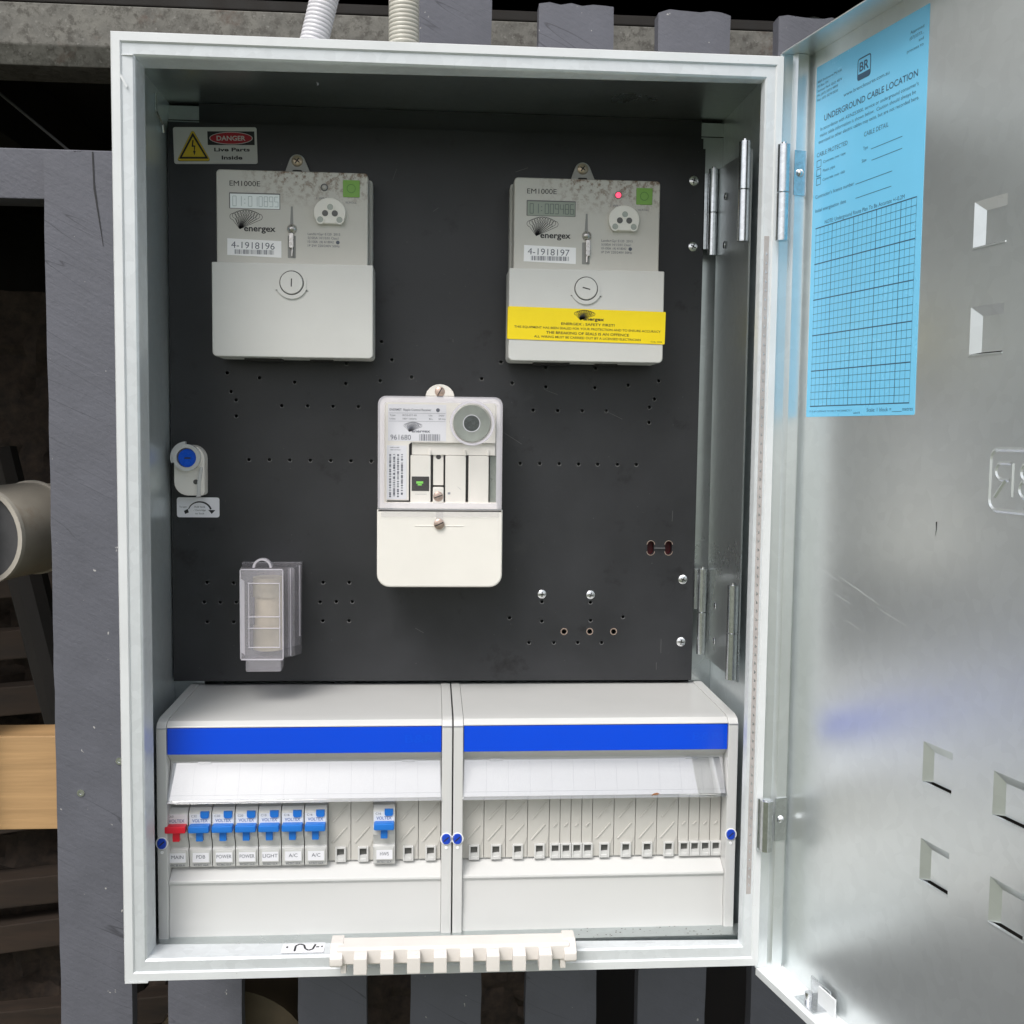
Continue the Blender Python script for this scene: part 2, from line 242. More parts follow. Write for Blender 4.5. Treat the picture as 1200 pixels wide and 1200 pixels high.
# ---------------------------------------------------------------- geometry helpers (millimetres in, metres out)
class G:
    """collects shapes in cabinet millimetres; c is distance in front of plane y=0 (c = -y)"""
    def __init__(s, fr=None):
        s.bm = bmesh.new(); s.fr = fr          # fr maps (a, b, c) to world mm
    def P(s, a, b, c):
        return Vector(s.fr(a, b, c)) if s.fr else Vector((a, -c, b))
    def add(s, bm2):
        me = bpy.data.meshes.new('tmp'); bm2.to_mesh(me); s.bm.from_mesh(me); bpy.data.meshes.remove(me); bm2.free()
    def prism(s, poly, c0, c1, bevel=0.0, seg=2, front=True, back=True):
        b = bmesh.new()
        v0 = [b.verts.new(s.P(x, z, c0)) for x, z in poly]; v1 = [b.verts.new(s.P(x, z, c1)) for x, z in poly]
        n = len(poly)
        top = b.faces.new(v1) if front else None
        if back: b.faces.new(v0[::-1])
        for i in range(n): b.faces.new((v0[i], v0[(i+1) % n], v1[(i+1) % n], v1[i]))
        bmesh.ops.recalc_face_normals(b, faces=b.faces)
        if bevel and top: bmesh.ops.bevel(b, geom=list(top.edges)+list(top.verts), offset=bevel, segments=seg, profile=0.5, affect='EDGES')
        s.add(b); return s
    def box(s, x0, x1, z0, z1, c0, c1, bevel=0.0, seg=2):
        b = bmesh.new()
        v = [b.verts.new(s.P(x, z, c)) for c in (c0, c1) for x, z in ((x0, z0), (x1, z0), (x1, z1), (x0, z1))]
        for f in ((0, 3, 2, 1), (4, 5, 6, 7), (0, 1, 5, 4), (1, 2, 6, 5), (2, 3, 7, 6), (3, 0, 4, 7)): b.faces.new([v[i] for i in f])
        bmesh.ops.recalc_face_normals(b, faces=b.faces)
        if bevel: bmesh.ops.bevel(b, geom=list(b.edges), offset=bevel, segments=seg, profile=0.5, affect='EDGES')
        s.add(b); return s
    def extx(s, prof, x0, x1, bevel=0.0, closed=True):
        """profile of (c, z) swept along x"""
        b = bmesh.new()
        a = [b.verts.new(s.P(x0, z, c)) for c, z in prof]; d = [b.verts.new(s.P(x1, z, c)) for c, z in prof]
        n = len(prof)
        if closed: b.faces.new(a); b.faces.new(d[::-1])
        for i in range(n if closed else n-1): b.faces.new((a[i], d[i], d[(i+1) % n], a[(i+1) % n]))
        bmesh.ops.recalc_face_normals(b, faces=b.faces)
        if bevel: bmesh.ops.bevel(b, geom=[e for e in b.edges if len(e.link_faces) == 2 and e.calc_face_angle() > 0.35], offset=bevel, segments=2, profile=0.5, affect='EDGES')
        s.add(b); return s
    def disc(s, x, z, r, c0, c1, n=24, bevel=0.0, dome=0.0):
        s.prism([(x+r*math.cos(2*math.pi*i/n), z+r*math.sin(2*math.pi*i/n)) for i in range(n)], c0, c1, bevel)
        return s
    def dome(s, x, z, r, c0, h, n=20, m=5):
        b = bmesh.new(); rings = []
        for j in range(m):
            a = math.pi/2*j/m
            rings.append([b.verts.new(s.P(x+r*math.cos(a)*math.cos(2*math.pi*i/n), z+r*math.cos(a)*math.sin(2*math.pi*i/n), c0+h*math.sin(a))) for i in range(n)])
        t = b.verts.new(s.P(x, z, c0+h))
        for j in range(m-1):
            for i in range(n): b.faces.new((rings[j][i], rings[j][(i+1) % n], rings[j+1][(i+1) % n], rings[j+1][i]))
        for i in range(n): b.faces.new((rings[-1][i], rings[-1][(i+1) % n], t))
        bmesh.ops.recalc_face_normals(b, faces=b.faces)
        s.add(b); return s
    def ring(s, x, z, r0, r1, c0, c1, n=28, bevel=0.0, a0=0, a1=2*math.pi):
        full = abs(a1-a0-2*math.pi) < 1e-6; k = n if full else n+1
        b = bmesh.new(); L = []
        for i in range(k):
            a = a0+(a1-a0)*i/n
            L.append([b.verts.new(s.P(x+r*math.cos(a), z+r*math.sin(a), c)) for r, c in ((r0, c0), (r0, c1), (r1, c1), (r1, c0))])
        for i in range(n):
            A, B = L[i], L[(i+1) % k]
            for j in range(4): b.faces.new((A[j], B[j], B[(j+1) % 4], A[(j+1) % 4]))
        if not full: b.faces.new(L[0]); b.faces.new(L[-1][::-1])
        bmesh.ops.recalc_face_normals(b, faces=b.faces)
        s.add(b); return s
    def tube(s, p, q, r0, r1=None, n=20, cap=True):
        """p, q in world mm"""
        r1 = r0 if r1 is None else r1
        p = Vector(p); q = Vector(q); d = (q-p).normalized(); u = d.orthogonal().normalized(); v = d.cross(u)
        b = bmesh.new()
        A = [b.verts.new(p+(u*math.cos(2*math.pi*i/n)+v*math.sin(2*math.pi*i/n))*r0) for i in range(n)]
        B = [b.verts.new(q+(u*math.cos(2*math.pi*i/n)+v*math.sin(2*math.pi*i/n))*r1) for i in range(n)]
        for i in range(n): b.faces.new((A[i], A[(i+1) % n], B[(i+1) % n], B[i]))
        if cap: b.faces.new(A[::-1]); b.faces.new(B)
        bmesh.ops.recalc_face_normals(b, faces=b.faces)
        s.add(b); return s
    def flat(s, faces, c):
        """2D faces (lists of (a,b)) laid at height c"""
        for f in faces:
            try: s.bm.faces.new([s.bm.verts.new(s.P(a, b, c)) for a, b in f])
            except ValueError: pass
        return s
def rr(x0, z0, x1, z1, r, n=5):
    rs = r if isinstance(r, (tuple, list)) else (r,)*4      # bl, br, tr, tl
    out = []
    for (cx, cz, a, q) in ((x0+rs[0], z0+rs[0], 180, rs[0]), (x1-rs[1], z0+rs[1], 270, rs[1]), (x1-rs[2], z1-rs[2], 0, rs[2]), (x0+rs[3], z1-rs[3], 90, rs[3])):
        if q <= 0.01: out.append((cx, cz)); continue
        for i in range(n+1):
            t = R(a+90*i/n); out.append((cx+q*math.cos(t), cz+q*math.sin(t)))
    return out
def rootloc(o):
    while o.parent: o = o.parent
    return Vector(o.location)
def thing(name, loc, label, cat, group=None):
    o = bpy.data.objects.new(name, None); COL.objects.link(o); o.location = Vector(loc)*MM; o.empty_display_size = 0.02
    o['label'] = label; o['category'] = cat
    if group: o['group'] = group
    return o
def obj(name, g, m, parent=None, loc=None, label=None, cat=None, group=None, kind=None, ang=32):
    bm = g.bm; off = rootloc(parent) if parent else Vector(loc or (0, 0, 0))*MM
    for v in bm.verts: v.co = v.co*MM-off
    me = bpy.data.meshes.new(name); bm.to_mesh(me); bm.free()
    me.materials.append(m)
    for p in me.polygons: p.use_smooth = True
    me.set_sharp_from_angle(angle=R(ang))
    o = bpy.data.objects.new(name, me); COL.objects.link(o)
    if len(me.polygons) > 6 and not kind: wn = o.modifiers.new('weighted_normals', 'WEIGHTED_NORMAL'); wn.keep_sharp = True; wn.weight = 90
    if parent: o.parent = parent
    else: o.location = off
    if label: o['label'] = label
    if cat: o['category'] = cat
    if group: o['group'] = group
    if kind: o['kind'] = kind
    return o
_tc = {}
def text_faces(s, size, bold=0.0):
    k = (s, bold)
    if k not in _tc:
        cu = bpy.data.curves.new('t', 'FONT'); cu.body = s; cu.size = 1.0; cu.offset = bold; cu.resolution_u = 3
        o = bpy.data.objects.new('t', cu); COL.objects.link(o)
        dg = bpy.context.evaluated_depsgraph_get(); me = bpy.data.meshes.new_from_object(o.evaluated_get(dg))
        F = [[(me.vertices[i].co.x, me.vertices[i].co.y) for i in p.vertices] for p in me.polygons]
        bpy.data.objects.remove(o); bpy.data.curves.remove(cu); bpy.data.meshes.remove(me)
        xs = [x for f in F for x, y in f] or [0]; 
        _tc[k] = ([[(x-min(xs), y) for x, y in f] for f in F], max(xs)-min(xs))
    return _tc[k]
def text(g, s, x, z, h, c, width=None, bold=0.0, align='l', ang=0.0, mirror=False):
    """h = capital height in mm; width squeezes the line to that many mm"""
    F, wd = text_faces(s, 1, bold); k = h/0.70; kx = (width/wd) if width else k
    W = wd*kx; ox = {'l': 0, 'c': -W/2, 'r': -W}[align]; ca, sa = math.cos(R(ang)), math.sin(R(ang))
    out = []
    for f in F:
        q = []
        for a, b in f:
            a = (wd-a if mirror else a)*kx+ox; b = b*k
            q.append((x+a*ca-b*sa, z+a*sa+b*ca))
        out.append(q)
    g.flat(out, c)
def ell(cx, cz, a, b_, n=36): return [(cx+a*math.cos(2*math.pi*i/n), cz+b_*math.sin(2*math.pi*i/n)) for i in range(n)]
def line(g, pts, w, c):
    F = []
    for (x0, z0), (x1, z1) in zip(pts[:-1], pts[1:]):
        dx, dz = x1-x0, z1-z0; l = math.hypot(dx, dz) or 1; nx, nz = -dz/l*w/2, dx/l*w/2
        F.append([(x0-nx, z0-nz), (x1-nx, z1-nz), (x1+nx, z1+nz), (x0+nx, z0+nz)])
    g.flat(F, c)
def rect(g, x0, z0, x1, z1, c): g.flat([[(x0, z0), (x1, z0), (x1, z1), (x0, z1)]], c)
SEG = {'0': 'abcdef', '1': 'bc', '2': 'abged', '3': 'abgcd', '4': 'fgbc', '5': 'afgcd', '6': 'afgedc', '8': 'abcdefg', '9': 'abcdfg', ':': ':'}
def lcd(g, s, x, z, h, wdt, c, lw=0.45):
    p = wdt/len(s); w_ = p*0.66
    for i, ch in enumerate(s):
        a = x+i*p; m_ = z+h/2; t = z+h
        D = {'a': [(a, t), (a+w_, t)], 'b': [(a+w_, t), (a+w_, m_)], 'c': [(a+w_, m_), (a+w_, z)], 'd': [(a, z), (a+w_, z)], 'e': [(a, m_), (a, z)], 'f': [(a, t), (a, m_)], 'g': [(a, m_), (a+w_, m_)]}
        if ch == ':':
            for q in (0.3, 0.7): rect(g, a+w_*0.3, z+h*q-0.4, a+w_*0.6, z+h*q+0.4, c)
            continue
        for q in SEG[ch]: line(g, D[q], lw, c)
def barcode(g, x0, x1, z0, z1, c, seed=1):
    r = random.Random(seed); x = x0
    while x < x1:
        w_ = r.choice((0.25, 0.25, 0.5, 0.75)); rect(g, x, z0, min(x+w_, x1), z1, c); x += w_+r.choice((0.3, 0.5, 0.8))
def fan_logo(g, x, z, w_, h_, c, lw):
    """fan of looped petals meeting in a point low left of centre"""
    tx, tz = x+w_*0.30, z
    for k in range(11):
        f = k/10.0; cx = x+w_*(0.10+0.80*f); cz = z+h_*(0.66+0.22*math.sin(math.pi*f)); r = w_*0.105
        pts = []
        for j in range(15):
            a = R(-60+300*j/14.0)-R(-20+40*f); pts.append((cx+r*math.cos(a), cz+h_*0.17*math.sin(a)))
        line(g, [(tx, tz)]+pts+[(tx, tz)], lw, c)
def fine(g, x, z, n, w_, dz, h, c, seed=3):
    """lines of very small unreadable print, as short strokes of uneven length"""
    r = random.Random(seed)
    for i in range(n):
        a = x; e = x+w_*(0.75+0.25*r.random())
        while a < e:
            l = r.uniform(1.0, 3.6)*h; k = a
            while k < min(a+l, e): rect(g, k, z-i*dz, k+h*0.28, z-i*dz+h*r.choice((0.7, 0.7, 1.0)), c); k += h*0.55
            a += l+h*0.7

# ---------------------------------------------------------------- the place behind: ground, house underside
def plane(name, x0, x1, y0, y1, z, m, kind='structure', thick=0):
    g = G(); b = bmesh.new()
    v = [b.verts.new((x, y, z)) for x, y in ((x0, y0), (x1, y0), (x1, y1), (x0, y1))]; b.faces.new(v); g.add(b)
    return obj(name, g, m, kind=kind)
plane('ground', -60000, 60000, -60000, 60000, -1150, M['concrete'])
plane('soil', -3000, 3500, 262, 1700, -1146, M['soil'])
# unseen house, added to block sky above and darken the space under its floor
house = thing('house', (250, 900, -1140), 'unseen grey clad house added to block the sky over the dark space behind the paling fence', 'house')
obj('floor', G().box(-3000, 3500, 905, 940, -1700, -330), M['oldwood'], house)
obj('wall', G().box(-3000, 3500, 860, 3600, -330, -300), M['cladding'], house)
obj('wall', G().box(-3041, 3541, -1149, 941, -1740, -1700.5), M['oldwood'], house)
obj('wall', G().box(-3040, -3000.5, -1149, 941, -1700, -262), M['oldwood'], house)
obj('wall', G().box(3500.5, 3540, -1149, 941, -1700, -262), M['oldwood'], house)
for xx in (-900, -350, 200, 760, 1300): obj('joist', G().box(xx, xx+45, 800, 903, -1690, -420, 1), M['oldwood'], house)
# rough dark timbers under the floor
g = G(); g.tube((-330, 620, 400), (-150, 560, -300), 26, 22, 10)
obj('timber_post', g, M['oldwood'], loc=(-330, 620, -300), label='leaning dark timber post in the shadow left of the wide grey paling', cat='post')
g = G(); 
for k in range(9):
    x0 = -900+random.uniform(-30, 30); zc = 260-k*95+random.uniform(-12, 12); sl = random.uniform(0.10, 0.22)
    pts = [(x0, zc-22), (-80, zc-22+sl*600), (-80, zc+22+sl*600), (x0, zc+22)]
    g.prism(pts, -820-random.uniform(0, 20), -790, 3)
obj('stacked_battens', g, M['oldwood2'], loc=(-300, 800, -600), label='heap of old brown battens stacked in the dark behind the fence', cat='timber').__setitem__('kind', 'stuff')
b = bmesh.new(); r_ = random.Random(9); nx, nz = 90, 110; rows = []
for j in range(nz+1):
    rows.append([b.verts.new((-1300+i*20+r_.uniform(-6, 6), 846+r_.uniform(-9, 9)+14*math.sin(i*0.31+j*0.17)+0.06*j*j/10, -1140+j*16.2+r_.uniform(-5, 5))) for i in range(nx+1)])
for j in range(nz):
    for i in range(nx): b.faces.new((rows[j][i], rows[j][i+1], rows[j+1][i+1], rows[j+1][i]))
g = G(); g.add(b)
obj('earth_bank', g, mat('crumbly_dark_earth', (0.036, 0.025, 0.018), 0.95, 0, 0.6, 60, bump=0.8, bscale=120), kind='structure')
g = G(); g.box(-160, 60, 735, 752, -560, -520, 2)
obj('timber_batten', g, M['oldwood2'], loc=(-100, 540, 735), label='reddish brown batten in the dark above the left paling', cat='timber')
g = G(); g.tube((-330, 420, 870), (-60, 420, 650), 1.6, n=8)
obj('wire', g, M['pvccap'], loc=(-200, 420, 750), label='thin dark wire running diagonally below the galvanised beam', cat='wire')

# galvanised beam
g = G(); g.extx([(-290, 846), (-290, 806), (-298, 788), (-350, 788), (-350, 846)], -900, 1500, 1.5)
obj('galvanised_beam', g, M['beam'], loc=(250, 300, 790), label='mottled galvanised steel beam running across behind the top of the palings', cat='beam')
g = G(); g.box(-900, 1500, 850, 903, -380, -300, 2)
obj('timber_bearer', g, M['oldwood'], loc=(250, 330, 850), label='black stained timber bearer above the galvanised beam', cat='beam')

# picket fence
fence = thing('paling_fence', (250, 230, -1150), 'fence of rough sawn vertical palings painted dark grey behind the meter box', 'fence')
def picket(x0, x1, ztop, y0=216, screws=()):
    b = bmesh.new(); n = 7; r = random.Random(int(x0*7)+3)
    xs = [x0+(x1-x0)*i/n for i in range(n+1)]
    zs = [ztop+r.uniform(-1.6, 1.2) for _ in xs]; zs[0] -= 1.2; zs[-1] -= 1.5
    rows = 60; z0 = -700; lean = r.uniform(-2, 2)
    fr = []
    for j in range(rows+1):
        t = j/rows; dl = r.uniform(-0.5, 0.5); dr = r.uniform(-0.5, 0.5); row = []
        for i, x in enumerate(xs):
            z = z0+(zs[i]-z0)*t; dx = lean*(1-t)+(dl if i == 0 else dr if i == n else 0)
            row.append((x+dx, y0+(1.0 if i in (0, n) else 0)+r.uniform(-.12, .12), z))
        fr.append(row)
    F = [[b.verts.new(p) for p in row] for row in fr]; K = [[b.verts.new((p[0], y0+19, p[2])) for p in (row[0], row[-1])] for row in fr]
    for j in range(rows):
        for i in range(n): b.faces.new((F[j][i], F[j][i+1], F[j+1][i+1], F[j+1][i]))
        b.faces.new((F[j][n], K[j][1], K[j+1][1], F[j+1][n])); b.faces.new((K[j][0], F[j][0], F[j+1][0], K[j+1][0]))
        b.faces.new((K[j][1], K[j][0], K[j+1][0], K[j+1][1]))
    b.faces.new(F[-1]+[K[-1][1], K[-1][0]]); b.faces.new([K[0][0], K[0][1]]+F[0][::-1])
    bmesh.ops.recalc_face_normals(b, faces=b.faces)
    g = G(); g.add(b); p = obj('paling', g, M['paint'], fence, ang=25)
    for sx, sz in screws:
        s = G(); s.ring(sx, sz, 1.6, 3.6, -y0, -y0+0.9, 14); s.disc(sx, sz, 1.7, -y0, -y0+0.3, 10); obj('screw', s, M['steel'], p)
    return p
picket(-124, -56, 685.5, 216, ((-100, 79), (-63, 110)))
picket(-20.5, 51, 684, 217); picket(107, 174.6, 686, 217)
picket(219, 290, 850, 217); picket(335, 407, 837, 218)
picket(450, 520, 835, 217); picket(567, 628, 834, 217); picket(680, 750, 836, 218)
picket(-270, -202, 686, 217); picket(-410, -345, 684, 217)
for a, b_, zc in ((-700, -58, 669), (-700, 900, -420)):
    obj('rail', G().box(a, b_, zc-23, zc+24, -275, -238, 1.5), M['paint'], fence)
# picket split seen at the top of the left paling
g = G(); g.flat([[(-79.6, 686), (-78.2, 686), (-77.6, 660), (-78.6, 652)], [(-78.6, 652), (-77.8, 660), (-70.4, 600), (-70.8, 600)]], -215.4)
obj('split', g, M['black'], fence)
# raw rail end, pipes
obj('raw_timber_rail', G().box(-700, -70, 34, 128, -285, -241, 1.5), M['raw'], loc=(-300, 262, 34), label='new unpainted pine rail lying behind the left grey paling', cat='timber')
pp = thing('drain_pipe', (-190, 290, 325), 'fat dusty cream PVC drain pipe with a dark grey capped end, left of the fence', 'pipe')
d = Vector((0.33, 0.94, 0.03)).normalized(); p0 = Vector((-204, 258, 324))
g = G(); g.tube(p0, p0+d*75, 47.5, 47.5, 40, False); obj('socket', g, M['pvc'], pp)
g = G(); g.tube(p0+d*75, p0+d*700, 44, 44, 36); obj('barrel', g, M['pvc'], pp)
def annulus(g, c, d, r0, r1, t, n=40):
    u = d.orthogonal().normalized(); v = d.cross(u); b = bmesh.new(); L = []
    for i in range(n):
        e = u*math.cos(2*math.pi*i/n)+v*math.sin(2*math.pi*i/n)
        L.append([b.verts.new(c+e*r0), b.verts.new(c+e*r1), b.verts.new(c+e*r1+d*t), b.verts.new(c+e*r0+d*t)])
    for i in range(n):
        A, B = L[i], L[(i+1) % n]
        for j in range(4): b.faces.new((A[j], B[j], B[(j+1) % 4], A[(j+1) % 4]))
    bmesh.ops.recalc_face_normals(b, faces=b.faces); g.add(b)
g = G(); annulus(g, p0-d*2, d, 43.8, 48.6, 5); annulus(g, p0+d*73, d, 44.2, 49.5, 3); obj('rim', g, M['pvcring'], pp)
g = G(); g.tube(p0+d*3, p0+d*6, 44, 44, 40); obj('cap', g, M['pvccap'], pp)
g = G(); g.tube((32, 262, -236), (60, 900, -250), 88, 88, 48)
obj('brown_drain_pipe', g, mat('brown_old_pvc', (0.10, 0.075, 0.045), 0.5, 0, 0.25, 20), loc=(32, 262, -236), label='fat dull brown pipe in the dark gap under the left end of the box', cat='pipe')
# conduits entering the top of the box
def conduit(name, p, q, r, m, label):
    p = Vector(p); q = Vector(q); d = (q-p); L = d.length; d.normalize(); pitch = 3.4; n = int(L/pitch); g = G(); u = d.orthogonal().normalized(); v = d.cross(u)
    b = bmesh.new(); prev = None; k = 22
    for i in range(n):
        for t, rad in ((0, r-1.1), (0.22, r), (0.70, r), (0.92, r-1.1)):
            c = p+d*(i+t)*pitch
            row = [b.verts.new(c+(u*math.cos(2*math.pi*j/k)+v*math.sin(2*math.pi*j/k))*rad) for j in range(k)]
            if prev:
                for j in range(k): b.faces.new((prev[j], prev[(j+1) % k], row[(j+1) % k], row[j]))
            prev = row
    bmesh.ops.recalc_face_normals(b, faces=b.faces); g.add(b)
    return obj(name, g, m, loc=p, label=label, cat='conduit', group='corrugated conduits on top of the box', ang=60)
conduit('corrugated_conduit', (129, 100, 721), (172, 110, 905), 11.8, M['condw'], 'white corrugated conduit leaning right as it leaves the top of the box')
conduit('corrugated_conduit', (211, 100, 721), (211, 104, 905), 12.8, M['condb'], 'beige corrugated conduit standing upright on the box, against the paling')

# ---------------------------------------------------------------- meter box (cabinet)
W, H, D = 504.0, 720.5, 212.0
cab = thing('meter_box', (250, 100, 0), 'open galvanised steel meter box with white edged rim, fixed to the grey fence', 'meter box')
T = 1.5
g = G(); g.box(T, W-T, T, H-T, -D, -D+T); obj('back_plate', g, M['galv'], cab)
g = G(); g.box(0, T, 0, H, -D, -0.8); obj('side_wall', g, M['galvw'], cab)
g = G(); g.box(W-T, W, 0, H, -D, -0.8); obj('side_wall', g, M['galvw'], cab)
g = G(); g.box(T+.05, W-T-.05, H-T, H, -D, -0.8); obj('top_plate', g, M['galv'], cab)
g = G(); g.box(T+.05, W-T-.05, 0, T, -D, -0.8); obj('bottom_plate', g, M['galv'], cab)
# rim: mitred folded profile, (u = distance from outer edge, c = depth)
prof_rim = [(-0.6, -26), (-0.6, -2), (0.6, 0.4), (6.6, 0.5), (7.6, -0.6), (7.6, -5.0), (0.6, -5.0), (0.6, -26)]
prof_ret = [(7.4, -1.0), (15.2, -1.9), (16.6, -3.2), (17.4, -5.5), (18.2, -24), (17.0, -24), (15.8, -6), (7.4, -4.0)]
def frame(prof, name, m):
    b = bmesh.new(); loops = []
    for u, c in prof:
        v = u*0.82; k = max(c, -9) if u > 12 else c       # shallower and narrower along the hinge side
        loops.append([b.verts.new(p) for p in ((u, -c, u), (W-v, -k, u), (W-v, -k, H-u), (u, -c, H-u))])
    n = len(prof)
    for i in range(n):
        A, B = loops[i], loops[(i+1) % n]
        for j in range(4): b.faces.new((A[j], A[(j+1) % 4], B[(j+1) % 4], B[j]))
    bmesh.ops.recalc_face_normals(b, faces=b.faces)
    g = G(); g.add(b); return obj(name, g, m, cab, ang=24)
frame(prof_rim, 'rim', M['rim']); frame(prof_ret, 'rim_return', M['galvr'])

g = G(); g.box(2, W-2, 14.2, 15.6, -44, -23.5); g.box(2, W-2, 1.6, 14.2, -45.5, -44); obj('sill', g, M['galv'], cab)
g = G(); g.box(0.4, 18, -0.9, 0.4, -8, 0.9); obj('corner_tab', g, M['rim'], cab)
g = G(); g.box(7.4, 15.8, 703.8, 704.4, -2.0, -0.4); g.flat([[(6.5, 688), (11, 680), (12, 681.5), (7.3, 690)]], 0.5); obj('weld_bead', g, M['rim'], cab)
# dotted gasket strip on the hinge side of the rim
g = G(); g.box(492.6, 496.4, 60, 585, -2.0, -1.1, 0.3); gk = obj('gasket', g, M['gasket'], cab)
g = G()
for k in range(73): g.prism([(493.9, 66+k*7), (495.4, 67+k*7), (493.9, 69.2+k*7)], -1.15, -0.95)
o = obj('gasket_dimple', g, M['steel'], gk); o['kind'] = 'stuff'
# mounting flanges on both sides, behind the board
for x0, x1 in ((1.6, 28.5), (481.5, 502.4)):
    g = G(); g.box(x0, x1, 3, H-4, -168.8, -167.4)
    fl = obj('mounting_flange', g, M['galv'], cab)
    g = G(); g.box(x0, x1, 703.5, 704.3, -167.4, -166.9); obj('fold_line', g, M['dark'], fl)
g = G(); g.box(28.7, 481.3, 699.9, 718.6, -167, -165.5); obj('upper_black_strip', g, M['panel'], cab)  # black strip filling the slot above the panel board
g = G(lambda a, b, c: (a, b, 17.0+c)); r_ = random.Random(2)
o = None
for k in range(60):
    a, b_ = r_.uniform(340, 486), r_.uniform(24, 42); q = r_.uniform(0.2, 0.9)
    g.flat([[(a+q*math.cos(t*1.05)*r_.uniform(.6, 1.3), b_+q*math.sin(t*1.05)*r_.uniform(.5, 1)) for t in range(6)]], -1.3)
o = obj('grit', g, mat('dark_grit', (0.10, 0.085, 0.07), 0.8), cab); o['kind'] = 'stuff'
g = G(lambda a, b, c: (a, b, 17.95+c)); rect(g, 403.6, 8, 420.3, 9.6, 0.05); obj('drain_slot', g, M['dark'], cab)
# hook of bent wire on left wall
g = G()
for p, q in (((3.0, 118, 712), (3.0, 118, 698)), ((3.0, 118, 698), (3.2, 139, 692)), ((3.2, 139, 692), (3.2, 142, 686))): g.tube(p, q, 1.1, n=8)
obj('wire_hook', g, M['hinge'], cab)

# hinged black panel board with drilled holes
HO = [(53.2, 481.2), (81.7, 477.3), (112.8, 473.8), (158.5, 473.3), (56.4, 464.7), (60.9, 457.2), (60.8, 442.9), (101.3, 452.6), (124.3, 452.7), (147.0, 452.6), (169.8, 452.6), (71.9, 403.8), (90.1, 403.9), (108.3, 403.7), (126.6, 403.7), (145.0, 403.6), (163.1, 403.5), (181.4, 403.4), (190.3, 511.3), (199.8, 495.2), (189.3, 476.2), (217.6, 479.9), (281.1, 479.5), (298.6, 494.8), (159.0, 491.3), (309.1, 475.9), (339.9, 472.8), (385.3, 472.8), (416.1, 475.5), (444.6, 479.9), (440.9, 463.2), (436.4, 455.5), (436.3, 441.5), (328.6, 451.5), (351.2, 451.4), (373.9, 451.6), (396.2, 451.7), (317.3, 402.6), (335.4, 402.8), (353.4, 402.7), (371.4, 402.5), (389.1, 402.5), (407.5, 402.5), (425.2, 402.6), (339.7, 490.5), (385.6, 490.6), (33.8, 292.2), (57.6, 291.8), (31.0, 274.2), (45.5, 274.2), (59.8, 274.2), (33.5, 256.0), (57.3, 256.0), (138.0, 292.3), (161.6, 292.3), (135.1, 274.2), (149.8, 274.6), (164.4, 274.6), (137.6, 256.9), (161.4, 256.8), (415.4, 260.1), (384.9, 256.9), (339.3, 256.2), (309.0, 259.4), (327.6, 236.1), (350.8, 236.1), (373.2, 236.0), (395.7, 235.9), (339.1, 274.4), (384.6, 273.8)]
holes = [[(x+1.55*math.cos(2*math.pi*i/12), z+1.55*math.sin(2*math.pi*i/12)) for i in range(12)] for x, z in HO]
BIG = [(360.2, 246.5), (384.3, 246.5), (406.8, 246.4)]
holes += [[(x+2.4*math.cos(2*math.pi*i/14), z+2.4*math.sin(2*math.pi*i/14)) for i in range(14)] for x, z in BIG]
for x in (440.4, 457.2): holes.append(rr(x-3.3, 318.6, x+3.3, 331.6, 3.2))
outer = [(3.2, 201.5), (481.8, 200.0), (483.4, 690.5), (481.2, 690.5), (481.2, 699.5), (3.2, 699.8)]
def sheet_with_holes(g, outer, holes, c0, c1, wallc=None):
    vs = []; es = []
    def loop(l):
        k = len(vs); vs.extend(l); es.extend([(k+i, k+(i+1) % len(l)) for i in range(len(l))])
    loop(outer); [loop(h) for h in holes]
    rv, re, rf, *_ = delaunay_2d_cdt([Vector(v) for v in vs], es, [], 0, 1e-5)
    def inside(p, poly):
        c = False; j = len(poly)-1
        for i in range(len(poly)):
            if (poly[i][1] > p[1]) != (poly[j][1] > p[1]) and p[0] < (poly[j][0]-poly[i][0])*(p[1]-poly[i][1])/(poly[j][1]-poly[i][1])+poly[i][0]: c = not c
            j = i
        return c
    b = bmesh.new(); V = [b.verts.new(g.P(v[0], v[1], c1)) for v in rv]
    cen = [(sum(p[0] for p in h)/len(h), sum(p[1] for p in h)/len(h)) for h in holes]; rad = [max(math.hypot(p[0]-c[0], p[1]-c[1]) for p in h) for h, c in zip(holes, cen)]
    for f in rf:
        q = (sum(rv[i][0] for i in f)/3, sum(rv[i][1] for i in f)/3)
        if not inside(q, outer): continue
        if any(math.hypot(q[0]-c[0], q[1]-c[1]) < r_ and inside(q, h) for h, c, r_ in zip(holes, cen, rad)): continue
        b.faces.new([V[i] for i in f])
    bmesh.ops.recalc_face_normals(b, faces=b.faces)
    for l in [outer]+holes:
        a = [b.verts.new(g.P(x, z, c1)) for x, z in l]; d_ = [b.verts.new(g.P(x, z, c0)) for x, z in l]
        for i in range(len(l)): b.faces.new((a[i], a[(i+1) % len(l)], d_[(i+1) % len(l)], d_[i]))
    g.add(b)
g = G(); sheet_with_holes(g, outer, holes, -163.5, -157.0)
pan = obj('panel_board', g, M['panel'], cab, ang=20)
g = G(); r_ = random.Random(11)
for (a, b_, l, an) in ((200, 655, 10, 70), (236, 628, 6, 35), (395, 452, 18, -25), (300, 432, 22, -32), (340, 470, 12, -20), (452, 226, 13, 90), (448, 210, 7, 90), (255, 512, 3, 95), (432, 590, 9, -60), (150, 640, 8, 80), (310, 665, 12, 20), (460, 350, 10, 88), (222, 250, 9, -30)):
    line(g, [(a, b_), (a+l*math.cos(R(an)), b_+l*math.sin(R(an)))], 0.22, -156.93)
for k in range(150):
    a, b_ = r_.uniform(10, 478), r_.uniform(205, 690); q = r_.uniform(0.10, 0.34); g.flat([ell(a, b_, q, q*0.8, 6)], -156.94)
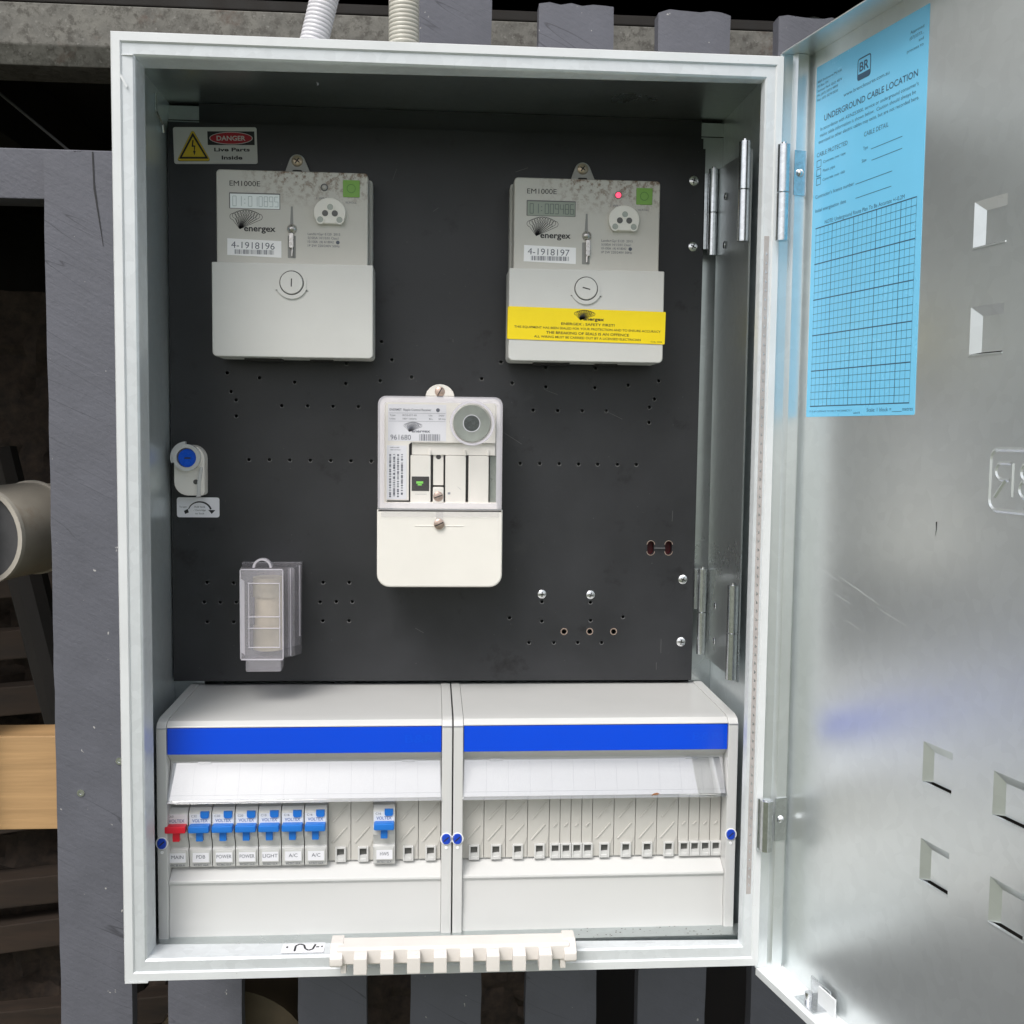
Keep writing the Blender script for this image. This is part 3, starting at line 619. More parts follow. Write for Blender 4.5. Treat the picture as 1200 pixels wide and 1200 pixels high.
o = obj('dust_and_scratches', g, mat('pale_dust', (0.16, 0.16, 0.155), 0.8), pan); o['kind'] = 'stuff'
# pale lower half rings: light caught by the hole walls, painted in
g = G()
for x, z in HO: g.ring(x, z, 1.55, 1.95, -157, -156.85, 12, a0=R(180), a1=R(360))
o = obj('hole_highlight', g, mat('grey_hole_highlight', (0.20, 0.20, 0.20), 0.6), pan); o['kind'] = 'stuff'
for x, z in BIG: g = G(); g.ring(x, z, 2.4, 3.3, -157, -156.6, 18); obj('hole_ring', g, M['copper'], pan)
for x in (440.4, 457.2):
    g = G(); g.ring(x, 328.3, 3.3, 3.9, -157, -156.6, 12, a0=0, a1=math.pi); g.ring(x, 321.9, 3.3, 3.9, -157, -156.6, 12, a0=math.pi, a1=2*math.pi)
    obj('slot_ring', g, M['copper'], pan)
g = G(); g.box(443.6, 453.8, 324.2, 325.6, -157, -156); obj('tie', g, M['pvccap'], pan)
g = G(); g.box(436, 462, 315, 335, -166, -165.2); obj('red_cable', g, mat('dark_red_cable', (0.10, 0.008, 0.012), 0.5), pan)
def screw(x, z, r, c, m, parent, hh=1.6, cross=True, rot=0, slot=False):
    g = G(); g.dome(x, z, r, c, hh, 20, 4); s = obj('screw', g, m, parent)
    g = G(); k = [45, 135] if cross else [0]
    for a in k:
        a = R(a+rot); l = r*(0.55 if cross else 0.85)
        line(g, [(x-l*math.cos(a), z-l*math.sin(a)), (x+l*math.cos(a), z+l*math.sin(a))], r*0.2, c+hh+0.04)
    obj('drive_slot', g, M['dark'], s); return s
for x, z, r in ((339, 281.6, 4.3), (384.5, 281, 4.3), (471.4, 295.5, 4.6), (471, 236.4, 4.6), (473.1, 661.7, 4.6), (473.7, 602.6, 4.6)):
    screw(x, z, r, -157, M['steel'], pan, rot=random.uniform(0, 60))
# swing arm between panel board and side wall with its hinges
g = G(lambda a, b, c: (490.6+(a-40)*0.028+c, a, b))
g.prism([(36, 226), (151, 223), (151, 671), (36, 660)], 0, 1.4)
arm = obj('swing_arm', g, M['galv'], cab)
for x, y in ((492.0, 118),):
    for z in (277, 245, 640, 598):
        s = G(lambda a, b, c, z=z: (490.0-c+(118-40)*0.028, 118+a, z+b)); s.dome(0, 0, 3.4, 0, 1.1, 14, 3); obj('rivet', s, M['hinge'], arm)
def barrel_hinge(x, y, z0, zm, z1, r, leafx, parent, leafy=None):
    """two knuckles on one pin and a leaf"""
    g = G(); g.tube((x, y, z0), (x, y, zm-0.5), r, n=18); h = obj('hinge', g, M['hinge'], parent)
    g = G(); g.tube((x, y, zm+0.5), (x, y, z1), r*1.02, n=18); obj('knuckle', g, M['hinge'], h)
    g = G(); g.tube((x, y, z0+2), (x, y, z1+2), r*0.45, n=10); obj('pin', g, M['steel'], h)
    return h
def leaf(h, x0, x1, z0, z1, c, t=1.2):
    g = G(); g.box(x0, x1, z0, z1, c, c+t, 0.3); obj('leaf', g, M['hinge'], h)
h = barrel_hinge(486.0, 38, 587, 628, 666, 4.6, 0, cab)
h = barrel_hinge(485.8, 38, 228, 267, 307, 4.6, 0, cab)
h = barrel_hinge(489.6, 150, 594, 632, 671, 4.2, 0, cab); leaf(h, 482.6, 487, 600, 668, -155.2)
h = barrel_hinge(488.4, 150, 226.5, 266, 306.5, 4.2, 0, cab); leaf(h, 481.9, 486, 268, 306, -155.2)
# stickers and slot on the sill
g = G(); g.prism(rr(120, 3.8, 153.6, 16.4, 1.2, 2), -1.0, -0.6) if False else None
SL = lambda a, b, c: (a, b, H*0+17.9+c)
# ---------------------------------------------------------------- door
TH = 1.35170; DV = Vector((math.cos(TH), -math.sin(TH), 0)); NV = Vector((-math.sin(TH), -math.cos(TH), 0)); HB = Vector((526, 3, 0))
def DF(s, z, n): 
    p = HB+DV*s+NV*n; return (p.x, p.y, z)
KO = [(189.5, 217.5, 547, 574.5), (190, 218.5, 481.8, 510.8), (162, 190.5, 204, 231), (163, 191, 138, 166), (227, 255.5, 204, 231), (227.6, 256, 138, 166)]
Z0, Z1, SW = -3.5, 724.0, 505.0
g = G(DF)
sheet_with_holes(g, [(-3, Z0), (SW, Z0), (SW, Z1), (-3, Z1)], [[(a, c), (b_, c), (b_, e), (a, e)] for a, b_, c, e in KO], -1.2, 0.0)
b = bmesh.new(); v = [b.verts.new(DF(s, z, -1.2)) for s, z in ((SW, Z0), (SW, Z1))]; b.free()
door = obj('door', g, M['galvd'], cab, ang=30)
for a, b_, c, e in KO:      # pressed recesses: sloped top and sides, lip at the foot with an open slot
    g = G(DF); dp = -3.4; i = 7.0; t = 6.0
    A = [(a, c), (b_, c), (b_, e), (a, e)]; Bq = [(a+i, c+1.0), (b_-1.2, c+1.0), (b_-1.2, e-t), (a+i, e-t)]
    bb = bmesh.new(); va = [bb.verts.new(DF(s, z, -0.02)) for s, z in A]; vb = [bb.verts.new(DF(s, z, dp)) for s, z in Bq]
    bb.faces.new(vb); bb.faces.new((va[1], va[2], vb[2], vb[1])); bb.faces.new((va[2], va[3], vb[3], vb[2])); bb.faces.new((va[3], va[0], vb[0], vb[3]))
    bmesh.ops.recalc_face_normals(bb, faces=bb.faces); g.add(bb)
    ko = obj('pressed_knockout', g, M['galvd'], door, ang=10)
    g = G(DF); g.box(a-0.3, b_, c-1.2, c, -0.6, 0.5, 0.25); obj('knockout_lip', g, M['rim'], ko) if False else obj('knockout_lip', g, M['galvd'], door)
# folded edges
g = G(DF)
g.prism([(-4.2, Z0), (-3, Z0), (-3, Z1), (-4.2, Z1)], -1.2, 10)
obj('hinge_side_return', g, M['galvd'], door)
g = G(lambda a, b, c: DF(a, b, c))
bb = bmesh.new(); pr = [(-3, 1.0), (1.6, 3.5), (1.6, 12.0), (-2.8, 14.2), (-4.0, 24.0), (-5.2, 24.0), (-4.0, 13.4), (0.4, 11.2), (0.4, 4.2), (-3.2, 2.4)]
lo = [bb.verts.new(DF(s, Z0+1.4, n)) for s, n in pr]; hi = [bb.verts.new(DF(s, Z1-1.4, n)) for s, n in pr]
for i in range(len(pr)): bb.faces.new((lo[i], hi[i], hi[(i+1) % len(pr)], lo[(i+1) % len(pr)]))
bb.faces.new(lo); bb.faces.new(hi[::-1]); bmesh.ops.recalc_face_normals(bb, faces=bb.faces); g.add(bb)
lip = obj('side_lip', g, M['galvd'], door, ang=24)
for nm, za, zb in (('top_lip', Z1-1.2, Z1), ('bottom_lip', Z0, Z0+1.2)):
    g = G(DF); g.box(-4.4, SW, za, zb, 0.02, 23.2, 0.3)
    zz = (za-9, zb) if nm == 'bottom_lip' else (za, zb+0)
    obj(nm, g, M['galvd'] if nm == 'top_lip' else M['rim'], door)
g = G(DF); g.box(SW, SW+1.2, Z0, Z1, -1.2, 23.2, 0.3); obj('latch_side_lip', g, M['galvd'], door)
g = G(DF); g.box(-4.4, SW, Z0-5, Z0, 21.8, 23.2, 0.3); g.prism([(60, Z0+1.3), (82, Z0+1.3), (82, Z0+16), (60, Z0+16)], 5, 6.4); obj('drip_fold', g, M['rim'], door)
g = G(DF); g.box(46, 72, Z0+1.3, Z0+2.5, 4, 18, 0.3); g.box(46, 72, Z0+1.3, Z0+17, 2.6, 4, 0.3); br = obj('latch_bracket', g, M['hinge'], door)
g = G(); q = DF(56, 0, 12); g.tube((q[0], q[1], Z0+2.5), (q[0], q[1], Z0+10), 3.0, n=14); obj('stud', g, M['steel'], br)
# embossed emblem: rounded square with mirrored letters, seen from its back
g = G(DF)
def ribl(pts, w_, h_):
    w_ *= 1.5; h_ *= 1.3
    for (a0, b0), (a1, b1) in zip(pts[:-1], pts[1:]):
        dx, dz = a1-a0, b1-b0; l = math.hypot(dx, dz) or 1; nx, nz = -dz/l*w_, dx/l*w_
        bb = bmesh.new(); v = [bb.verts.new(DF(*p)) for p in ((a0-nx, b0-nz, 0), (a1-nx, b1-nz, 0), (a1, b1, h_), (a0, b0, h_), (a1+nx, b1+nz, 0), (a0+nx, b0+nz, 0))]
        bb.faces.new((v[0], v[1], v[2], v[3])); bb.faces.new((v[3], v[2], v[4], v[5])); g.add(bb)
q = rr(213, 387.5, 257, 424, 6, 4); ribl(q+[q[0]], 0.9, 0.6)
def arc(cx, cz, r, a0, a1, n=8): return [(cx+r*math.cos(R(a0+(a1-a0)*i/n)), cz+r*math.sin(R(a0+(a1-a0)*i/n))) for i in range(n+1)]
ribl([(230, 416)]+arc(222.5, 411, 5, 90, 270)+[(229, 406)], 0.8, 0.5); ribl([(226, 406.2), (217.5, 395.5)], 0.9, 0.6); ribl([(231.5, 416), (231.5, 396)], 0.8, 0.5)
ribl([(251, 416), (251, 396), (242, 396)]+arc(242, 401, 5, 270, 90)+[(249, 406)]+arc(243, 411, 5, 270, 90)+[(251, 416)], 0.8, 0.5)
obj('embossed_emblem', g, M['galvd'], door, ang=20)
g = G(DF); g.flat([[(165.5, 376), (166.8, 376.5), (166.6, 371), (165.2, 366), (165.9, 371)]], 0.1); obj('black_mark', g, M['black'], door)
# fine scratches on the lower half of the sheet
g = G(DF); r_ = random.Random(5)
for a, b_, l, an in ((22, 333, 48, -14), (30, 331, 50, -15), (60, 327, 60, -16), (35, 318, 70, -13), (80, 322, 50, -17), (26, 300, 55, -16), (70, 296, 40, -14), (110, 310, 50, -12), (28, 345, 1, -90), (27, 350, 0.1, -90)):
    line(g, [(a, b_), (a+l*math.cos(R(an))*0.6, b_+l*math.sin(R(an))*0.6)], 0.16, 0.06)
line(g, [(24, 336), (24, 268)], 0.14, 0.06)
obj('scratch', g, mat('bright_scratch', (0.80, 0.82, 0.82), 0.7, 0.0), door)
# door hinges (lift-off)
for z0, zm, z1, xx in ((580, 616, 652, 503.2), (98.6, 99.4, 140.5, 504.6)):
    if zm > 200: h = barrel_hinge(xx, -8, z0, zm, z1, 4.9, 0, cab)
    else:
        g = G(); g.tube((xx, -8, z0+1), (xx, -8, z1), 5.0, n=18); h = obj('hinge', g, M['hinge'], cab); g = G(); g.tube((xx, -8, z1), (xx, -8, z1+0.8), 3.4, n=14); obj('pin', g, M['steel'], h)
        g = G(); g.box(498.6, 500.2, z0-1, z1, 2.0, 4.5); obj('leaf', g, M['hinge'], h)
    za, zb = (616, 650) if zm > 200 else (105, 140)
    g = G(DF)
    bb = bmesh.new(); v = [bb.verts.new(DF(*p)) for p in ((2.6, za, 3.0), (2.6, za, 13.5), (2.6, zb, 13.5), (2.6, zb, 3.0), (1.7, za, 3.0), (1.7, za, 13.5), (1.7, zb, 13.5), (1.7, zb, 3.0))]
    for f in ((0, 1, 2, 3), (4, 7, 6, 5), (0, 4, 5, 1), (1, 5, 6, 2), (2, 6, 7, 3), (3, 7, 4, 0)): bb.faces.new([v[i] for i in f])
    bmesh.ops.recalc_face_normals(bb, faces=bb.faces); g.add(bb); obj('leaf', g, M['hinge'], h)
    rz = (za+zb)/2
    s = G(lambda a, b, c, rz=rz: (HB+DV*(2.6+c)+NV*(8.5+a)).to_tuple()[:2]+(rz+b,)); s.dome(0, 0, 3.2, 0, 2.4, 16, 4); obj('rivet', s, M['steel'], h)

# ---------------------------------------------------------------- blue cable location sticker on the door
g = G(DF); g.prism(rr(8.6, 445.5, 140, 711, 0.6, 1), 0.05, 0.25)
bs = obj('cable_location_sticker', g, M['bpaper'], loc=DF(8.6, 445.5, 0), label='tall light blue underground cable location form with printed grid, stuck inside the door', cat='sticker')
g = G(DF); c = 0.33
for k, (s_, wd) in enumerate((('B&R Enclosures Pty Ltd', 31), ('PO Box 154', 14), ('Sumner Park QLD 4074', 32), ('Ph: (07) 3373 9999', 27), ('Fax: (07) 3279 0030', 27))): text(g, s_, 10.8, 698.6-k*3.4, 1.7, c, wd)
q = rr(62.4, 685, 77.4, 699.6, 1.6, 3); line(g, q+[q[0]], 0.9, c); rect(g, 62.8, 685.2, 77.0, 689.0, c)
text(g, 'BR', 69.9, 690.6, 6.4, c, 11, 0.02, 'c')
text(g, 'www.brenclosures.com.au', 45.6, 678.6, 2.6, c, 54)
text(g, 'UNDERGROUND CABLE LOCATION', 21, 668, 4.4, c, 109.5, 0.012)
text(g, "In accordance with AS/NZS3000, service or underground consumer's", 16.5, 661.8, 2.5, c, 115)
text(g, 'mains cable information is shown below.  Caution should always be', 16, 657.2, 2.5, c, 113)
text(g, 'exercised as other electric cables may exist, but are not recorded here.', 14.5, 652.6, 2.5, c, 118)
for k, s_ in enumerate(('Approved', '(07)3373...', 'and', 'process to')): text(g, s_, 135, 697.6-k*3.8, 2.0, c, (14, 14.5, 5, 17)[k], 0, 'r')
text(g, 'CABLE DETAIL', 72.6, 643.2, 3.2, c, 28); text(g, 'CABLE PROTECTED', 12.6, 642.8, 3.2, c, 40)
for k in range(3):
    z = 637-k*6.6; line(g, [(13, z-2), (18.6, z-2), (18.6, z+3), (13, z+3), (13, z-2)], 0.5, c); text(g, ('Concrete over tape', 'Plastic pipe', 'Concrete over slab')[k], 21.4, z-0.4, 2.0, c, (29, 16, 29)[k])
text(g, 'Type', 72.2, 634, 2.3, c, 5.5); text(g, 'Size', 71, 625.5, 2.3, c, 5.5)
line(g, [(81.4, 632.6), (116.5, 632.6)], 0.4, c); line(g, [(82.6, 624.6), (116.8, 624.6)], 0.4, c)
text(g, "Contractor's licence number", 12.4, 611.8, 2.6, c, 50); line(g, [(64.3, 611.9), (106.6, 611.9)], 0.4, c)
text(g, 'Initial energisation date', 12.9, 601.2, 2.6, c, 40); line(g, [(64.9, 601.8), (106.3, 601.8)], 0.4, c)
text(g, 'NOTE: Underground Route Plan To Be Accurate +/-0.2M', 26.2, 590.6, 2.8, c, 95)
for i in range(26): z = 453.6+i*5.42; line(g, [(13.8, z), (134.2, z)], 0.75 if i % 5 == 0 else 0.3, c)
for i in range(23):
    x = 134.0-i*5.42
    line(g, [(x, 453.6), (x, 589.1)], 0.6 if (i % 5) == 3 else 0.28, c)
text(g, 'IT IS AN OFFENCE TO USE IT INCORRECTLY', 13.3, 449.0, 1.3, c, 56); text(g, 'Label B', 71, 447.2, 1.4, c, 8)
text(g, 'Scale: 1 block =', 87.1, 448.4, 2.6, c, 28); line(g, [(116, 448.0), (126.6, 448.0)], 0.3, c); text(g, 'metres', 127.2, 448.4, 2.6, c, 11)
obj('printed_form', g, M['navy'], bs)

# ---------------------------------------------------------------- danger sign
ds = thing('danger_sign', (45, 157, 663), 'white and yellow electric shock warning sign above the left meter', 'sign')
ca, sa = math.cos(R(1.6)), math.sin(R(1.6))
def SF(a, b, c): return (8.8+a*ca-b*sa, 157-c, 663.3+a*sa+b*ca)
g = G(SF); g.prism(rr(0, 0, 72.4, 31.6, 1.8, 3), 0.05, 0.7, 0.2); obj('plate', g, M['sign'], ds)
def tri(cx, z0, w_, h_, r, n=4):
    V = [(cx-w_/2, z0), (cx+w_/2, z0), (cx, z0+h_)]
    if r <= 0: return V
    out = []
    cc = [(cx-w_/2+r*1.73, z0+r), (cx+w_/2-r*1.73, z0+r), (cx, z0+h_-2*r)]
    for (x, z), a in zip(cc, (150, 270, 30)):
        for i in range(n+1): t = R(a+120*i/n); out.append((x+r*math.cos(t), z+r*math.sin(t)))
    return out
g = G(SF); g.flat([tri(17, 2.2, 30, 27.6, 1.6)], 0.74); rect(g, 29.6, 16.2, 70.4, 28.0, 0.74); obj('black_print', g, M['black'], ds)
g = G(SF); g.flat([tri(17, 2.6, 29.2, 26.8, 1.4)], 0.78); obj('yellow_print', g, M['yellowd'], ds)
g = G(SF); g.flat([tri(17, 4.3, 25.6, 22.6, 0.3)], 0.82); obj('black_triangle', g, M['black'], ds)
g = G(SF); g.flat([tri(17, 6.0, 20.0, 17.4, 0)], 0.86); obj('yellow_triangle', g, M['yellowd'], ds)
g = G(SF); g.flat([[(16.4, 20.4), (17.6, 20.4), (17.0, 16.0), (18.9, 15.6), (18.2, 11), (19.0, 11), (17.8, 7.2), (16.6, 11), (17.4, 11), (17.7, 14.6), (15.6, 14.4)]], 0.90)
text(g, 'Live Parts', 50.5, 10.8, 3.0, 0.78, 31, 0.03, 'c'); text(g, 'Inside', 50.3, 3.8, 3.2, 0.78, 18, 0.03, 'c'); obj('lettering', g, M['black'], ds)
g = G(SF); g.flat([ell(50, 22.1, 18.8, 5.4)], 0.80); obj('white_oval', g, M['sign'], ds)
g = G(SF); g.flat([ell(50, 22.1, 18.2, 4.9)], 0.84); obj('red_oval', g, M['dred'], ds)
g = G(SF); text(g, 'DANGER', 50, 20.1, 4.0, 0.88, 25, 0.02, 'c'); obj('danger_word', g, M['sign'], ds)

# ---------------------------------------------------------------- electricity meters
def meter(X, Zb, serial, reading, lit, seal, label, slot):
    t = thing('electricity_meter', (X, 157, Zb), label, 'meter', 'grey electricity meters on the black panel board')
    x = lambda a: X+a; z = lambda a: Zb+a
    g = G(); g.prism(rr(x(2), z(3), x(134), z(157.6), 2.5, 3), -157, -143); obj('base', g, M['meter'], t)
    # mounting lug
    g = G(); pts = [(x(53), z(156)), (x(83), z(156)), (x(80), z(162))]+[(x(67.6)+7.6*math.cos(R(20+140*i/10)), z(171.5)+8.6*math.sin(R(20+140*i/10))) for i in range(11)]+[(x(56), z(162))]
    g.prism(pts, -154, -150, 0.5); lg = obj('mounting_lug', g, M['meter'], t)
    g = G(); g.prism(rr(x(63.4), z(157), x(71.8), z(166.5), 1, 2), -149.9, -149.7); obj('keyhole', g, M['dark'], lg)
    screw(x(67.6), z(174.3), 5.0, -149.8, M['brass'], t, 1.6, True, 10)
    g = G(); g.prism(rr(x(3.8), z(76), x(131.6), z(157.6), (0.5, 0.5, 3.2, 3.2), 4), -144, -116, 1.2, 3); fc = obj('face', g, M['mface'], t)
    g = G(); g.prism(rr(x(0), z(0), x(136.2), z(79.6), (4, 4, 1.0, 1.0), 4), -150, -113, 1.0, 3); cv = obj('terminal_cover', g, M['meterc'], t)
    g = G(); g.box(x(24), x(56), z(-1.6), z(0.2), -152, -130, 0.3); g.box(x(80), x(100), z(-1.0), z(0.2), -152, -136, 0.3); obj('cable_entry', g, M['dark'], t)
    # cover screw boss
    kx, kz = x(67.2), z(63.2)
    g = G(); g.ring(kx, kz, 10.4, 13.6, -113, -111.6, 32, a0=R(200), a1=R(340)); g.ring(kx, kz, 10.4, 12.6, -113, -112.3, 32, a0=R(-20), a1=R(200)); obj('boss_ring', g, M['meterc'], cv)
    g = G(); g.ring(kx, kz, 9.6, 10.4, -113, -112.7, 32); g.flat([[(kx-14, kz-6.4), (kx-10, kz-5.0), (kx-11, kz-6.8)], [(kx+14.6, kz-6.8), (kx+10, kz-5.4), (kx+11, kz-7.0)]], -112.6); obj('boss_gap', g, M['bezel'], cv)
    g = G(); g.disc(kx, kz, 9.5, -113, -110.6, 30, 0.6); kn = obj('cover_screw', g, M['knob'] if False else M['meterc'], t)
    g = G(); a = R(slot); line(g, [(kx-3.4*math.cos(a), kz-3.4*math.sin(a)), (kx+3.4*math.cos(a), kz+3.4*math.sin(a))], 0.9, -110.5); obj('drive_slot', g, M['dark'], kn)
    # display
    g = G(); g.ring(0, 0, 0, 0, 0, 0, 3) if False else None
    g.prism(rr(x(14.6), z(125.0), x(57.4), z(138.4), 0.4, 1), -116, -115.85); lcdw = obj('display_surround', g, M['bezel'], fc)
    g = G(); rect(g, x(15.4), z(125.4), x(56.8), z(137.4), -115.78); obj('display', g, M['lcd_dull' if lit else 'lcd_bright'], t)
    g = G(); lcd(g, reading, x(17.6), z(127.2), 8.2, 39.5, -115.7, 0.55); obj('reading', g, M['lcdink2' if lit else 'lcdink'], t)
    g = G(); text(g, 'EM1000E', x(15), z(144.0), 4.3, -115.9, 25.6, 0.0)
    fan_logo(g, x(15.2), z(108.0), 27, 15.6, -115.9, 0.36); text(g, 'energex', x(26.8), z(106.4), 5.0, -115.9, 26.6, 0.022)
    obj('lettering', g, M['black'], t)
    g = G(); text(g, '1 Wh/imp', x(88), z(134.6), 1.9, -115.9, 13); text(g, 'SCROLL', x(112.5), z(131.8), 1.5, -115.9, 9.4)
    for k, (s_, wd) in enumerate((('Landis+Gyr E120  2015', 27.5), ('5(100)A 14/1/3/01 Class1', 26), ('10-100A  (4) 4/18042', 22), ('1P 2W 220/240V 50Hz', 27))): text(g, s_, x(80.5), z(104.4-k*3.3), 2.0, -115.9, wd)
    g.flat([ell(x(106.0), z(98.6), 1.6, 1.6, 14)], -115.88); obj('small_print', g, M['ink'], t)
    # serial plate
    g = G(); g.prism([(x(12.6), z(86)), (x(58.2), z(84.6)), (x(58.2), z(98.6)), (x(12.8), z(100))], -116, -115.75); pl = obj('serial_plate', g, M['white'], t)
    g = G(); text(g, serial, x(16), z(92.0), 5.6, -115.7, 36.5, -0.004, ang=-1.2); barcode(g, x(19), x(52), z(87.0), z(90.8), -115.7, len(serial)+lit); obj('serial_number', g, M['ink'], pl)
    # led, scroll button, optical port
    lx, lz = x(94.6), z(144.6)
    g = G(); g.ring(lx, lz, 2.3, 3.2, -116, -115.5, 18); obj('led_ring', g, M['bezel'], t)
    g = G(); g.dome(lx, lz, 2.6 if lit else 2.3, -116, 1.6, 14, 4); obj('led', g, M['led' if lit else 'ledoff'], t)
    g = G(); g.prism(rr(x(110.4), z(137.0), x(124.6), z(151.2), 0.5, 1), -116, -115.1, 0.3); sb = obj('scroll_button', g, M['green'], t)
    g = G(); g.ring(x(117.4), z(144.1), 3.2, 3.8, -115.1, -114.9, 22); obj('button_ring', g, M['greend'], sb)
    px, pz = x(99.4), z(122.8)
    pts = [(px+13.6*math.cos(R(-47+274*i/26)), pz+12.6*math.sin(R(-47+274*i/26))) for i in range(27)]
    g = G(); g.prism(pts, -116, -111.5, 0.9); op = obj('optical_port', g, M['knob'], t)
    for dx, dz_, dark_ in ((0.6, 4.6, 0), (-7.8, -6.0, 0), (8.4, -6.0, 0), (-3.8, -0.6, 1), (4.4, -0.6, 1)):
        g = G(); g.disc(px+dx, pz+dz_, 2.6, -111.5, -111.2, 16); obj('port_window', g, M['bezel'] if dark_ else M['dial'], op)
        if not dark_: g = G(); g.ring(px+dx, pz+dz_, 2.6, 3.7, -111.5, -110.9, 16); obj('port_ring', g, M['knob'], op)
    # sealing slot with lead seal and wire
    sx = x(67.0)
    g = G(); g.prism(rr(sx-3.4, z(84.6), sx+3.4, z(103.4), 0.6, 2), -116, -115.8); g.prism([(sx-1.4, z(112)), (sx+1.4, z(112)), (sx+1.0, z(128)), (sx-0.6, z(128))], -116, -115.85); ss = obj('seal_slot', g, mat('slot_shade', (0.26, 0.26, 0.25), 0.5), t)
    g = G(); g.dome(sx+(0.5 if lit else 0.2), z(109), 4.2, -115.8, 3.0, 16, 4); 
    g.prism(rr(sx-(0.4 if lit else 2.2), z(91.0 if lit else 92.5), sx+(3.6 if lit else 1.8), z(105.5), 1.4, 3), -115.8, -113.4, 0.6)
    g.tube((sx+1, 114.8, z(97)), (sx+0.5, 113.2, z(86)), 0.6, n=6); obj('lead_seal', g, M['lead'], t)
    return t
meter(48.9, 493.0, '4-1918196', '01:010895', 0, 0, 'grey electricity meter with pale display and unlit lamp, below the danger sign', 88)
meter(302.3, 493.4, '4-1918197', '01:009486', 1, 1, 'grey electricity meter with a lit red lamp and a yellow band across its cover', -14)
# yellow seal sticker round the right meter's cover
ys = thing('seal_sticker', (370, 112, 508), 'bright yellow safety sticker wrapped across the lower cover of the right meter', 'sticker')
YA = R(-1.0)
def YF(a, b, c): return (301.4+a*math.cos(YA)-b*math.sin(YA), 112.4-c, 512.0+a*math.sin(YA)+b*math.cos(YA))
g = G(YF); g.prism(rr(0, 0, 138.4, 28.2, 0.8, 2), -0.35, 0.0); g.box(-0.2, 0.05, 0.5, 27.8, -9, -0.1); obj('band', g, M['yellow'], ys)
g = G(YF); fan_logo(g, 57.8, 18.6, 18, 8.2, 0.07, 0.42); text(g, 'energex', 65.6, 18.4, 2.7, 0.07, 18.5, 0.03)
text(g, 'ENERGEX : SAFETY FIRST!', 70, 13.9, 2.1, 0.07, 47, 0.015, 'c'); text(g, 'THIS EQUIPMENT HAS BEEN SEALED FOR YOUR PROTECTION AND TO ENSURE ACCURACY', 70, 10.0, 1.9, 0.07, 129, 0.01, 'c')
text(g, 'THE BREAKING OF SEALS IS AN OFFENCE', 70, 5.8, 2.2, 0.07, 73, 0.015, 'c'); text(g, 'ALL WIRING MUST BE CARRIED OUT BY A LICENSED ELECTRICIAN', 70, 2.2, 1.9, 0.07, 94, 0.01, 'c')
text(g, 'Code 10654', 136, 1.4, 1.2, 0.07, 10, 0, 'r'); obj('lettering', g, M['black'], ys)

# ---------------------------------------------------------------- ripple control receiver (centre)
rc = thing('ripple_receiver', (243.5, 157, 296), 'cream ripple control receiver with a clear upper cover in the middle of the panel board', 'receiver')
g = G(); g.prism([(230, 455), (257, 455), (256.4, 462)]+[(243.4+13.2*math.cos(R(180*i/12)), 461.5+12.2*math.sin(R(180*i/12))) for i in range(13)]+[(230.4, 462)], -154, -149, 0.8); lg = obj('mounting_lug', g, M['cream'], rc)
g = G(); g.box(240.6, 246, 460, 463.2, -149, -148.8); obj('keyhole', g, M['dark'], lg)
screw(243.2, 466.9, 4.6, -148.9, M['copper'], rc, 1.6, False, 60)
g = G(); g.prism(rr(190.6, 297.5, 296.8, 460.5, (9, 9, 7, 7), 5), -157, -128); obj('base', g, M['cream'], rc)
g = G(); g.prism(rr(189.6, 296.2, 297.9, 363.6, (11, 11, 0.4, 0.4), 6), -130, -99, 1.6, 3); lc = obj('terminal_cover', g, M['cream'], rc)
g = G(); g.prism(rr(197, 304, 290, 455, 3, 3), -130, -127.2); obj('chassis', g, M['dark'], rc)
g = G()
L = [(196.6, 371), (216.6, 371), (216.6, 419.5), (218.4, 421.2), (291.6, 421.2), (291.6, 456.0), (196.6, 456.0)]
g.prism(L, -118, -108.5, 0.5); pl = obj('front_plate', g, M['cream'], rc)
g = G(); g.box(219, 291.6, 410.6, 421, -118, -111.5, 0.4); obj('shelf', g, M['cream'], rc)
g = G(); g.prism([(198.4, 422.6), (248.6, 422.6), (248.6, 454.2), (198.4, 454.2)], -108.5, -108.3); lb = obj('rating_label', g, M['paperl'], pl)
g = G(); g.prism([(197.6, 372), (214.6, 372), (214.6, 418.6), (197.6, 418.6)], -108.5, -108.3); obj('side_label', g, M['paperl'], pl)
g = G(); c = -108.2
text(g, 'ENERMET  Ripple Control Receiver', 199.8, 448.6, 1.9, c, 36, 0.01); g.flat([ell(241.4, 449.4, 1.7, 1.7, 14)], c); line(g, [(199, 446.6), (248, 446.6)], 0.18, c); line(g, [(199, 439.6), (248, 439.6)], 0.18, c)
text(g, 'Type', 199.8, 444, 1.5, c, 5); text(g, 'RO3-DT-81', 211, 444, 1.5, c, 12); text(g, 'Udes', 199.8, 441, 1.5, c, 5); text(g, '180V 1042Hz', 211, 441, 1.5, c, 12)
text(g, 'Un', 233.6, 444, 1.5, c, 3); text(g, '240V', 242, 444, 1.5, c, 5); text(g, 'fn', 233.6, 441, 1.5, c, 3); text(g, '50 Hz', 242, 441, 1.5, c, 6)
fan_logo(g, 212.2, 430.6, 15.4, 8.0, c, 0.32); text(g, 'energex', 218.8, 430.0, 2.5, c, 16, 0.02)
text(g, '961680', 200.6, 423.6, 4.4, c, 17.6); barcode(g, 225.4, 243.4, 423.0, 428.6, c, 4)
fine(g, 200.6, 416.4, 2, 10, 2.0, 1.0, c)
for k in range(4):
    r_ = random.Random(k)
    zz = 411
    while zz > 375:
        rect(g, 199.6+k*3.4, zz-1.2*r_.random()-0.4, 201.2+k*3.4, zz, c); zz -= r_.uniform(1.2, 2.4)
